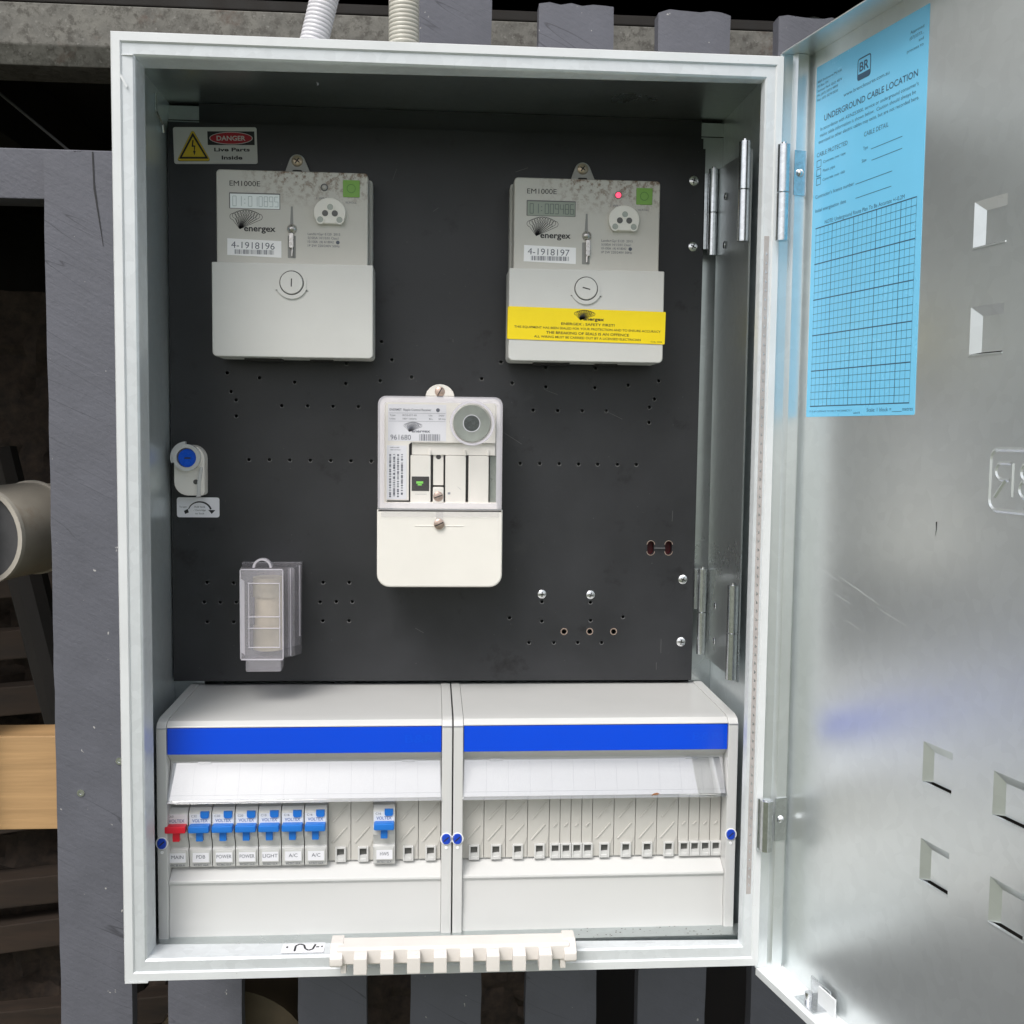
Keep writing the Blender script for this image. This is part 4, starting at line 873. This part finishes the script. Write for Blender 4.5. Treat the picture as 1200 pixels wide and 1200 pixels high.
line(g, [(204.6, 410), (204.6, 375)], 0.2, c); obj('small_print', g, M['ink'], pl)
# dial
g = G(); g.disc(270.6, 438.4, 16.0, -108.5, -106.8, 36, 0.4); dl = obj('dial', g, M['dial'], rc)
g = G(); g.disc(270.6, 438.4, 6.8, -106.8, -106.5, 28); obj('dial_centre', g, M['diald'], dl)
g = G(); g.ring(270.6, 438.4, 6.9, 7.6, -106.8, -106.3, 28); obj('dial_ring', g, M['paperl'], dl)
g = G(); g.ring(270.6, 438.4, 16.2, 19.2, -107, -93.6, 40); g.ring(270.6, 438.4, 17.2, 19.2, -93.6, -92.6, 40); obj('dial_collar', g, M['clear'], rc)
# relay modules
for x0, x1 in ((217.8, 235.4), (248.2, 266.0), (268.4, 286.0)):
    g = G(); g.box(x0, x1, 366.0, 410.2, -122, -110.4, 0.6); md = obj('relay_module', g, M['cream'], rc)
    if x0 < 220:
        g = G(); g.prism(rr(x0+1.2, 379.2, x1-1.2, 391.8, 0.2, 1), -110.4, -110.2); obj('window', g, M['dark'], md)
        g = G(); rect(g, 223.0, 385.6, 229.0, 387.6, -110.05); rect(g, 224.2, 384.0, 227.8, 385.2, -110.05); obj('green_flag', g, M['gled'], md)
        g = G(); line(g, [(222, 376.4), (232, 376.4)], 0.25, -110.3); obj('mould_line', g, M['ink2'], md)
    if 240 < x0 < 250:
        g = G(); rect(g, 250.4, 376.4, 252.6, 378.2, -110.2); line(g, [(259, 383), (262, 380.6)], 0.2, -110.2); obj('mark', g, M['ink2'], md)
    g = G(); g.box(x1-1.8, x1+0.2, 410.4, 415.4, -112, -109.6, 0.3); obj('clip', g, M['cream'], md)
g = G(); g.box(237.6, 246.6, 384.2, 411, -122, -113.2, 0.4); cc = obj('centre_post', g, M['cream'], rc)
g = G(); g.disc(242.2, 409.0, 2.2, -113.2, -113.0, 14); obj('screw_hole', g, M['dark'], cc)
g = G(); g.box(237.4, 246.8, 368.6, 382.6, -122, -108.6, 1.0); sp = obj('screw_post', g, M['cream'], rc)
screw(242.1, 374.6, 4.4, -108.6, M['copper'], rc, 1.4, False, 20)
g = G(); g.box(287.4, 293.4, 368.5, 410, -124, -117); obj('side_strip', g, M['dial'], rc)
g = G(); g.box(196, 294, 362, 369.5, -122, -109, 1.0); obj('lower_ledge', g, M['cream'], rc)
# clear cover: front pane, rounded frame wall and foot
rim_o = rr(189.6, 364.2, 297.6, 461.6, (0.5, 0.5, 7.5, 7.5), 6); rim_i = rr(194.4, 367.8, 293.2, 457.4, (0.5, 0.5, 4.0, 4.0), 6)
g = G(); bb = bmesh.new()
lv = [[bb.verts.new(g.P(x, z, c)) for x, z in l] for l, c in ((rim_o, -126), (rim_o, -101), ([(x*0.99+2.43, z*0.99+4.1) for x, z in rim_o], -99.2), (rim_i, -98.2), (rim_i, -100.4))]
for A, B in zip(lv[:-1], lv[1:]):
    for i in range(len(A)): bb.faces.new((A[i], A[(i+1) % len(A)], B[(i+1) % len(A)], B[i]))
bb.faces.new(lv[-1]); bmesh.ops.recalc_face_normals(bb, faces=bb.faces); g.add(bb)
g.box(193, 294.6, 357.4, 364.8, -98.6, -97.4, 0.4); g.box(240.2, 246.4, 351.5, 362, -98.6, -97.0, 0.3)
ccv = obj('clear_cover', g, M['clear'], rc)
g = G(); g.ring(243.6, 466, 0, 0, 0, 0, 3) if False else None
g.box(190.4, 297.0, 363.8, 364.6, -99.2, -98.4); obj('cover_joint', g, M['ink2'], lc)
screw(243.0, 351.4, 4.6, -97.0, M['copper'], rc, 1.2, False, 25)
g = G(); g.box(222, 264, 349.2, 350.2, -99.2, -98.6, 0.3); obj('finger_ridge', g, M['cream'], lc)

g = G(); a_ = rr(190.4, 365.0, 296.8, 460.8, (0.5, 0.5, 7.0, 7.0), 6); b_ = rr(195.8, 369.5, 291.8, 455.6, (0.5, 0.5, 3.0, 3.0), 6)
g.flat([[a_[i], a_[(i+1) % len(a_)], b_[(i+1) % len(a_)], b_[i]] for i in range(len(a_))], -97.9)
obj('cover_frame', g, M['edge'], ccv)
g = G(); g.ring(270.6, 438.4, 17.2, 19.0, -92.5, -92.3, 40); obj('collar_edge', g, M['edge'], rc)

# ---------------------------------------------------------------- service fuse
fu = thing('service_fuse', (98, 157, 232), 'see-through plastic service fuse carrier with tan fuse inside, lower left of the panel board', 'fuse')
g = G(); g.prism([(66, 226), (118, 236), (119.6, 311.5), (66, 311.5)], -157, -150, 0.6); obj('base', g, M['clearf'], fu)
# tapering clear housing with nested steps
def taper(g, lo, hi):
    bb = bmesh.new(); A = [bb.verts.new(g.P(x, z, lo[2])) for x, z in rr(*lo[0], lo[1], 2)]; B = [bb.verts.new(g.P(x, z, hi[2])) for x, z in rr(*hi[0], hi[1], 2)]
    for i in range(len(A)): bb.faces.new((A[i], A[(i+1) % len(A)], B[(i+1) % len(A)], B[i]))
    bb.faces.new(B); bmesh.ops.recalc_face_normals(bb, faces=bb.faces); g.add(bb)
g = G(); taper(g, ((67, 228, 119.4, 311, ), 1.0, -150), ((70, 232, 117, 311), 2.0, -118)); obj('outer_shell', g, M['clearf'], fu)
g = G(); taper(g, ((70.6, 231, 114.4, 312, ), 2.0, -124), ((75.8, 236, 111.6, 313.4), 3.0, -86)); obj('front_shell', g, M['clearf'], fu)
g = G()
for a, b_ in (((75.8, 236.5), (75.8, 312.5)), ((111.2, 236.5), (111.2, 312.5)), ((76, 236), (111, 236)), ((76, 313), (111, 313)), ((114.2, 234), (114.2, 311)), ((118.8, 246), (118.8, 310))):
    cc_ = -86.2 if a[0] < 113 else (-112 if a[0] < 116 else -140)
    dx = 0.55 if a[0] == b_[0] else 0; dz = 0 if dx else 0.55
    g.box(a[0]-dx, b_[0]+dx, a[1]-dz, b_[1]+dz, cc_-1.5, cc_+0.6, 0.3)
obj('moulded_edge', g, M['edge'], fu)
g = G(); g.box(79.6, 109.6, 225.4, 236, -104, -86, 1.4); obj('finger_grip', g, M['clearf'], fu)
g = G(); g.prism([(75.4, 243), (79.2, 240), (79.2, 303), (75.4, 306)], -87.4, -85.8, 0.3); obj('left_rib', g, M['edge'], fu)
g = G()
for z in (246, 262.4, 272.2, 300.8): g.box(82, 109, z, z+0.9, -87, -85.3, 0.2)
g.box(82.4, 83.2, 246, 302, -87, -85.4, 0.2); g.box(108.2, 109, 246, 302, -87, -85.4, 0.2); obj('moulding_ridge', g, M['edge'], fu)
g = G(); g.tube((96.5, 104, 243.5), (96.5, 104, 303), 11.6, n=28); fb = obj('fuse_link', g, M['fuse'], fu)
g = G(); g.tube((96.5, 104, 288), (96.5, 104, 304.4), 13.0, n=28); g.tube((96.5, 104, 242), (96.5, 104, 262.4), 13.0, n=28); obj('end_cap', g, M['fusem'], fb)
g = G(); g.box(84, 109, 240, 306, -140, -118, 1); obj('fuse_carrier', g, M['fuse'], fu) if False else None
g = G(); g.ring(93.4, 314, 6.2, 8.0, -96, -90, 24, a0=0, a1=math.pi); obj('loop', g, M['edge'], fu)

# ---------------------------------------------------------------- seal lock at left edge
lk = thing('panel_lock', (22, 157, 372), 'cream plastic panel lock with a round blue knob at the left edge of the board', 'lock')
g = G(); g.prism(rr(8.6, 371.8, 35.2, 416.6, (12, 3, 12, 10), 6), -157, -143, 0.8); obj('body', g, M['cream'], lk)
g = G(); g.ring(21.0, 405.6, 8.6, 11.8, -143, -136, 30); g.ring(21.0, 405.6, 11.8, 14.2, -143, -137.5, 20, a0=R(95), a1=R(200)); obj('collar', g, M['abs'], lk)
g = G(); g.disc(21.6, 405.2, 8.2, -143, -138, 26, 0.6); kb = obj('knob', g, mat('bright_blue_knob', (0.0, 0.10, 0.72), 0.3), lk)
g = G(); line(g, [(19, 405.2), (24.4, 405.2)], 1.3, -137.9); obj('drive_slot', g, M['dark'], kb)
g = G(); g.prism([(31.6, 397), (34.2, 397), (32.2, 384), (31.8, 371), (27.6, 370.6), (28.6, 371.6), (29.2, 384)], -143, -140.8, 0.4); obj('strap', g, M['abs'], lk)
g = G(); g.disc(27.6, 384, 2.2, -143, -142.6, 14); obj('strap_hole', g, M['bezel'], lk)
g = G(); g.prism(rr(7.8, 351.4, 45.4, 369.4, 2.0, 3), -156.9, -156.2); lt = obj('lock_label', g, M['paperl'], loc=(26, 157, 351), label='small white label with a curved black arrow under the blue knob lock', cat='label')
g = G(); c = -156.1
pts = [(28+10.2*math.cos(R(165-150*i/18)), 356.4+9.0*math.sin(R(165-150*i/18))) for i in range(19)]
for i in range(18): line(g, pts[i:i+2], 0.8+0.9*i/18, c)
g.flat([[(35.6, 358.2), (41.8, 358.0), (38.6, 354.6)], [(14, 357.2), (17.4, 359.0), (18.4, 355.8), (15.0, 354.4)]], c)
text(g, 'To open', 10.0, 360.2, 1.4, c, 6.6); text(g, 'Add lock', 28, 360.2, 1.6, c, 10, 0, 'c'); text(g, '/ Cartridge', 28, 357.2, 1.6, c, 10.6, 0, 'c'); text(g, 'to lock', 28, 354.2, 1.6, c, 8, 0, 'c'); obj('lettering', g, M['black'], lt)

# ---------------------------------------------------------------- switchboard covers (escutcheons)
def escutcheon(X0, X1, mods, label):
    t = thing('circuit_cover', ((X0+X1)/2, 40, 13), label, 'switchboard cover', 'white switchboard covers side by side')
    xi0, xi1 = X0+8.2, X1-8.6
    body = [(-165, 196.5), (-56, 195.6), (-44, 194.8), (-39.6, 191.6), (-39.2, 190.4), (-42.2, 190.2), (-42.2, 168), (-45, 165.4), (-52, 159.6), (-53, 128), (-57, 127), (-57, 71), (-55.4, 70.6), (-41.5, 62.4), (-41.2, 60.6), (-43.2, 58), (-42.6, 34), (-41.2, 30), (-41.0, 14), (-43.5, 12.2), (-60, 12.2), (-60, 9), (-165, 9)]
    g = G(); g.extx(body, xi0, xi1, 0.35)
    bd = obj('body', g, M['abs'], t)
    for a, b_ in ((X0, xi0-0.15), (xi1+0.15, X1)):
        ch = [(-165, 197.2), (-50, 196.4), (-42, 194.4), (-38.8, 190.6), (-38.2, 185), (-38.2, 12), (-42, 10.6), (-165, 8)]
        g = G(); g.extx(ch, a, b_, 0.9); ck = obj('cheek', g, M['abs'], t)
        g = G(); g.box(a+0.05, b_-0.05, 189.9, 190.2, -39, -37.95); obj('seam', g, M['ink2'], ck)
        cx = (a+b_)/2-0.2
        g = G(); g.prism(rr(cx-3.4, 91.4, cx+3.4, 100.2, 3, 4), -38.2, -36.6, 0.5); sw = obj('quarter_turn_screw', g, M['toggled'], t)
        g = G(); line(g, [(cx-2, 94), (cx+2, 97.6)], 1.0, -36.5); obj('drive_slot', g, M['dark'], sw)
        g = G(); g.ring(cx, 95.8, 4.1, 5.0, -38.2, -37.6, 20); g.disc(cx, 88.2, 1.3, -38.2, -37.7, 10); obj('screw_mark', g, M['white'], ck)
    g = G(); g.box(xi0+0.3, xi1-0.3, 168.2, 189.8, -43, -39.6, 0.5); bst = obj('blue_strip', g, M['blue'], t)
    g = G(); text(g, 'B&R', xi1-30, 176.5, 6.5, -39.52, 24, 0.01); obj('embossed_letters', g, mat('blue_emboss', (0.0, 0.075, 0.72), 0.2), bst)
    # label holder: white card behind a clear flap that leans out at the foot
    def FL(a, b, c):      # b runs down the flap
        z = 158.2-b*0.905; y = 51.5-b*0.425; return (a, y-c*0.905, z-(-c)*0.425)
    g = G(FL); g.prism([(xi0+1.6, 0.5), (xi1-1.6, 0.5), (xi1-0.6, 30), (xi0+0.4, 30)], -1.4, -0.9); cd = obj('label_card', g, M['white'], t)
    g = G(FL)
    for k in range(13):
        x = xi0+1.6+(xi1-xi0-3.2)*k/12; line(g, [(x, 1), (x+(k-6)*0.10, 29)], 0.12, -0.86)
    line(g, [(xi0+1, 26.4), (xi1-1, 26.4)], 0.2, -0.86); obj('card_line', g, M['ink2'], cd)
    g = G(FL); g.prism([(xi0+1.0, 0), (xi1-1.0, 0), (xi1+0.3, 31.0), (xi0-0.3, 31.0)], -0.6, 0.4, 0.3); g.box(xi0-0.3, xi1+0.3, 30.8, 33.2, -1.6, 1.4, 0.5)
    fl = obj('label_flap', g, M['flap'], t)
    for xa in (xi0+22, xi1-33): g = G(FL); g.box(xa, xa+11, -0.6, 1.4, 0, 1.2, 0.3); obj('flap_catch', g, M['flap'], t)
    # snap-out blanks
    mx = X0+ (4.8 if X0 < 100 else 8.0); pw = (X1-8.9-mx)/12.0
    def slot(x, w_=4.6):
        s = G(); s.ring(0, 0, 0, 0, 0, 0, 3) if False else None
        return s
    for k, kind in enumerate(mods):
        if kind == 'B': continue
        parts = [(mx+k*pw, pw)] if kind == 'F' else [(mx+k*pw, pw/2), (mx+k*pw+pw/2, pw/2)]
        for x0, w_ in parts:
            x1 = x0+w_
            g = G(); g.box(x0+0.22, x1-0.22, 72.6, 126.5, -57, -54.4, 0.35); fp = obj('blank', g, M['filler'], t)
            cx = x0+w_*0.55
            g = G(); sw_ = 2.9
            g.box(cx-sw_-1.5, cx-sw_, 72, 84.6, -54.4, -51.6, 0.3); g.box(cx+sw_, cx+sw_+1.5, 72, 84.6, -54.4, -51.6, 0.3); g.box(cx-sw_, cx+sw_, 83.2, 84.6, -54.4, -51.6, 0.3); g.box(cx-sw_, cx+sw_, 72, 74.6, -54.4, -51.6, 0.3)
            if w_ < 12: 
                for v in g.bm.verts: pass
            g.prism([(cx-sw_, 74.6), (cx+sw_, 74.6), (cx+sw_, 77.6), (cx-sw_, 77.2)], -54.4, -52.4)
            obj('slot_frame', g, M['abs'], fp)
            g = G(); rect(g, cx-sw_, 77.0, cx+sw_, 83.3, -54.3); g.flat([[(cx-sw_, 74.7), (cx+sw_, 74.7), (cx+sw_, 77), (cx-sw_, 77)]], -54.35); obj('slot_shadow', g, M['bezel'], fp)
            g = G()
            if w_ > 12:
                for (a, b_, c_, d_) in ((0.16, 88, 0.84, 101.5), (0.2, 106, 0.9, 120)):
                    bar = [(x0+w_*a, b_), (x0+w_*a+1.0, b_-0.6), (x0+w_*c_, d_-0.6), (x0+w_*c_-0.8, d_)]
                    g.prism(bar, -54.4, -53.6, 0.25)
                g.prism([(cx+5, 84), (cx+5.8, 83.6), (x1-0.8, 89), (x1-1.2, 89.6)], -54.4, -53.9)
            else:
                g.prism([(x0+w_*0.35, 99), (x0+w_*0.45, 98.2), (x0+w_*0.75, 101.4), (x0+w_*0.65, 102)], -54.4, -53.5, 0.25)
            obj('moulded_rib', g, M['filler'], fp)
    return t, mx, pw
tL, mxL, pwL = escutcheon(16.5, 254.6, 'BBBBBBBFFBFF', 'left white switchboard cover with blue strip, holding the row of circuit breakers')
tR, mxR, pwR = escutcheon(255.6, 493.6, 'FFFFHHFFFFHH', 'right white switchboard cover with blue strip and only empty blanks, no breakers')
# dark interior below the covers' sides
# ---------------------------------------------------------------- circuit breakers
def breaker_parts(t, X, rating, word, foot, red):
    w_ = 18.0; x = lambda a: X+a
    body = [(-60, 71.2), (-48.6, 71.2), (-47.6, 72.4), (-46.2, 86.4), (-46.6, 87.6), (-48.2, 88.4), (-46.8, 93.6), (-43.8, 98), (-43.4, 104.6), (-45.6, 106), (-45.6, 117.4), (-49.6, 121.4), (-60, 122)]
    g = G(); g.extx(body, X, X+w_, 0.35); bd = obj('body', g, M['breaker'], t)
    g = G(); rect(g, x(0.6), 106.8, x(17.2), 117.0, -45.5); obj('print_field', g, M['brwhite'], t)
    m = M['red'] if red else M['toggle']
    g = G(); g.box(x(0.9), x(17.6), 103.6, 109.4, -45.6, -37.4, 1.1); g.box(x(6.4), x(12.0), 95.4, 104.4, -47, -41.4, 0.5)
    obj('toggle', g, m, t)
    if not red:
        g = G(); g.prism(rr(x(9.4), 113.4, x(16.4), 119.2, (1.8, 1.8, 0.3, 0.3), 3), -46.2, -44.2, 0.4); obj('test_button', g, M['toggle'], t)
    g = G(FB); 
    g.prism([(x(2.0), 75.8), (x(16.6), 75.8), (x(16.6), 86.0), (x(2.0), 86.0)], -47.4, -45.6, 0.3); hd = obj('label_holder', g, M['abs'], t)
    g = G(FB); rect(g, x(2.8), 76.6, x(15.8), 84.4, -45.5); obj('label_insert', g, M['paperl'], t)
    g = G(FB); text(g, word, x(9.3), 79.6, 3.0, -45.4, min(len(word)*2.4, 12.4), 0.0, 'c'); obj('circuit_name', g, M['ink'], t)
    g = G(FB); text(g, foot, x(9.4), 73.0, 1.6, -46.4, 11.6, 0.0, 'c'); text(g, rating, x(2.0), 114.4, 1.8, -45.4, 4.4); obj('small_print', g, M['ink'], t)
    g = G(); text(g, 'VOLTEX', x(2.6), 110.2, 2.6, -45.4, 12.6, 0.012); obj('brand_lettering', g, mat('slate_blue_print', (0.10, 0.16, 0.34), 0.5) if 'vx' not in M else M['vx'], t)
FB = None
M['vx'] = mat('slate_blue_print', (0.10, 0.16, 0.34), 0.5)
BR = [(0, 'C63', 'MAIN', 'MCB 6kA', True, 'circuit breaker with a red toggle, marked MAIN, at the left end of the row'),
      (1, 'C32', 'PDB', 'RCBO 6kA', False, 'blue toggle circuit breaker marked PDB, directly right of the red one'),
      (2, 'C20', 'POWER', 'RCBO 6kA', False, 'blue toggle circuit breaker marked POWER, left one of that pair, third in the row'),
      (3, 'C20', 'POWER', 'RCBO 6kA', False, 'blue toggle circuit breaker marked POWER, next to the LIGHT breaker'),
      (4, 'C10', 'LIGHT', 'RCBO 6kA', False, 'blue toggle circuit breaker marked LIGHT, between POWER and A/C'),
      (5, 'C16', 'A/C', 'RCBO 6kA', False, 'blue toggle circuit breaker marked A/C, next to the LIGHT breaker'),
      (6, 'C16', 'A/C', 'RCBO 6kA', False, 'blue toggle circuit breaker marked A/C, last of the unbroken row, beside the blanks'),
      (9, 'C16', 'HWS', 'RCBO 6kA', False, 'blue toggle circuit breaker marked HWS, standing alone between blanks')]
for k, ra, wo_, ft, red, lab in BR:
    X = mxL+k*pwL+0.2
    t = thing('circuit_breaker', (X+9, 60, 71), lab, 'circuit breaker', 'circuit breakers in the left cover')
    breaker_parts(t, X, ra, wo_, ft, red)

# ---------------------------------------------------------------- comb-shaped bar hanging on the bottom rim
cb = thing('terminal_comb', (255, -14, 20), 'cream plastic comb-shaped bar with eight teeth propped on the bottom rim', 'plastic bar')
g = G(); g.extx([(3, 19.5), (20, 19.5), (22, 20.8), (22, 32.0), (20.5, 33.6), (6, 34.4), (3, 33)], 166, 346, 0.8); obj('bar', g, M['creamd'], cb)
for a, b_, s_ in ((160.5, 170.5, 1), (341.5, 351.5, -1)):
    g = G(); g.extx([(1, 20.0), (24.5, 20.0), (26, 21.2), (26, 27.5), (15, 34.8), (1, 34.8)], a, b_, 1.2); obj('end_block', g, M['creamd'], cb)
    f0 = a+8 if s_ > 0 else a-2.6
    g = G(); g.box(f0, f0+4.4, 13.0, 24, 12, 21, 0.5); obj('foot', g, M['creamd'], cb)
    sx = a+2.4 if s_ > 0 else b_-3.4
    g = G(); g.dome(sx, 18.0, 3.0, 1, 9, 12, 3); obj('screw', g, M['steel'], cb)
for k in range(8):
    x0 = 179.2+k*20.3
    g = G(); g.extx([(20, 30.4), (24, 31.8), (32, 29.6), (32, 17.2), (29.6, 16.2), (20, 16.2)], x0, x0+10.2, 0.7); tt = obj('tooth', g, M['creamd'], cb)
    g = G(); g.box(x0+2.6, x0+7.6, 29.6, 31.2, 23.5, 29.0); obj('tooth_recess', g, M['cream'], tt)
# white sticker on the sill
def TF(a, b, c): return (a, b, 18.0+c) if False else (a, b, 16.2+c)
g = G(); g.box(118.5, 152.5, 0, 0, 0, 0) if False else None
st = thing('sill_sticker', (136, 10, 17), 'small white sticker with a hook drawing on the bottom rim beside the comb bar', 'sticker')
g = G(lambda a, b, c: (a, b, 18.15+c)); g.prism(rr(119.5, 4.6, 153.2, 21.0, 1.0, 2), -0.4, 0.0, 0.0); 
obj('plate', g, M['paperl'], st)
g = G(lambda a, b, c: (a, b, 18.15+c)); 
line(g, [(130, 7), (130, 16), (133, 19), (136.5, 17), (138, 11), (141, 8), (144, 10), (145.5, 18)], 1.6, 0.1); g.flat([ell(123.4, 14, 0.9, 1.6, 10), ell(151, 14, 0.7, 1.4, 10)], 0.1); rect(g, 146.4, 12.6, 148.8, 14.4, 0.1); obj('hook_drawing', g, M['black'], st)
# scrap of dead leaf caught on the right label flap
g = G(lambda a, b, c: (a, 36.8-c, b)); pts = [(420.6, 130.4), (422.4, 132.2), (425.2, 132.8), (427.6, 132.0), (426.0, 131.2), (423.6, 131.0)]
g.prism(pts, 0, 0.5, 0.1); obj('leaf_scrap', g, mat('dry_leaf', (0.30, 0.13, 0.05), 0.7), loc=(424, 36.8, 130), label='tiny curled brown leaf scrap on the lower edge of the right clear label flap', cat='leaf')
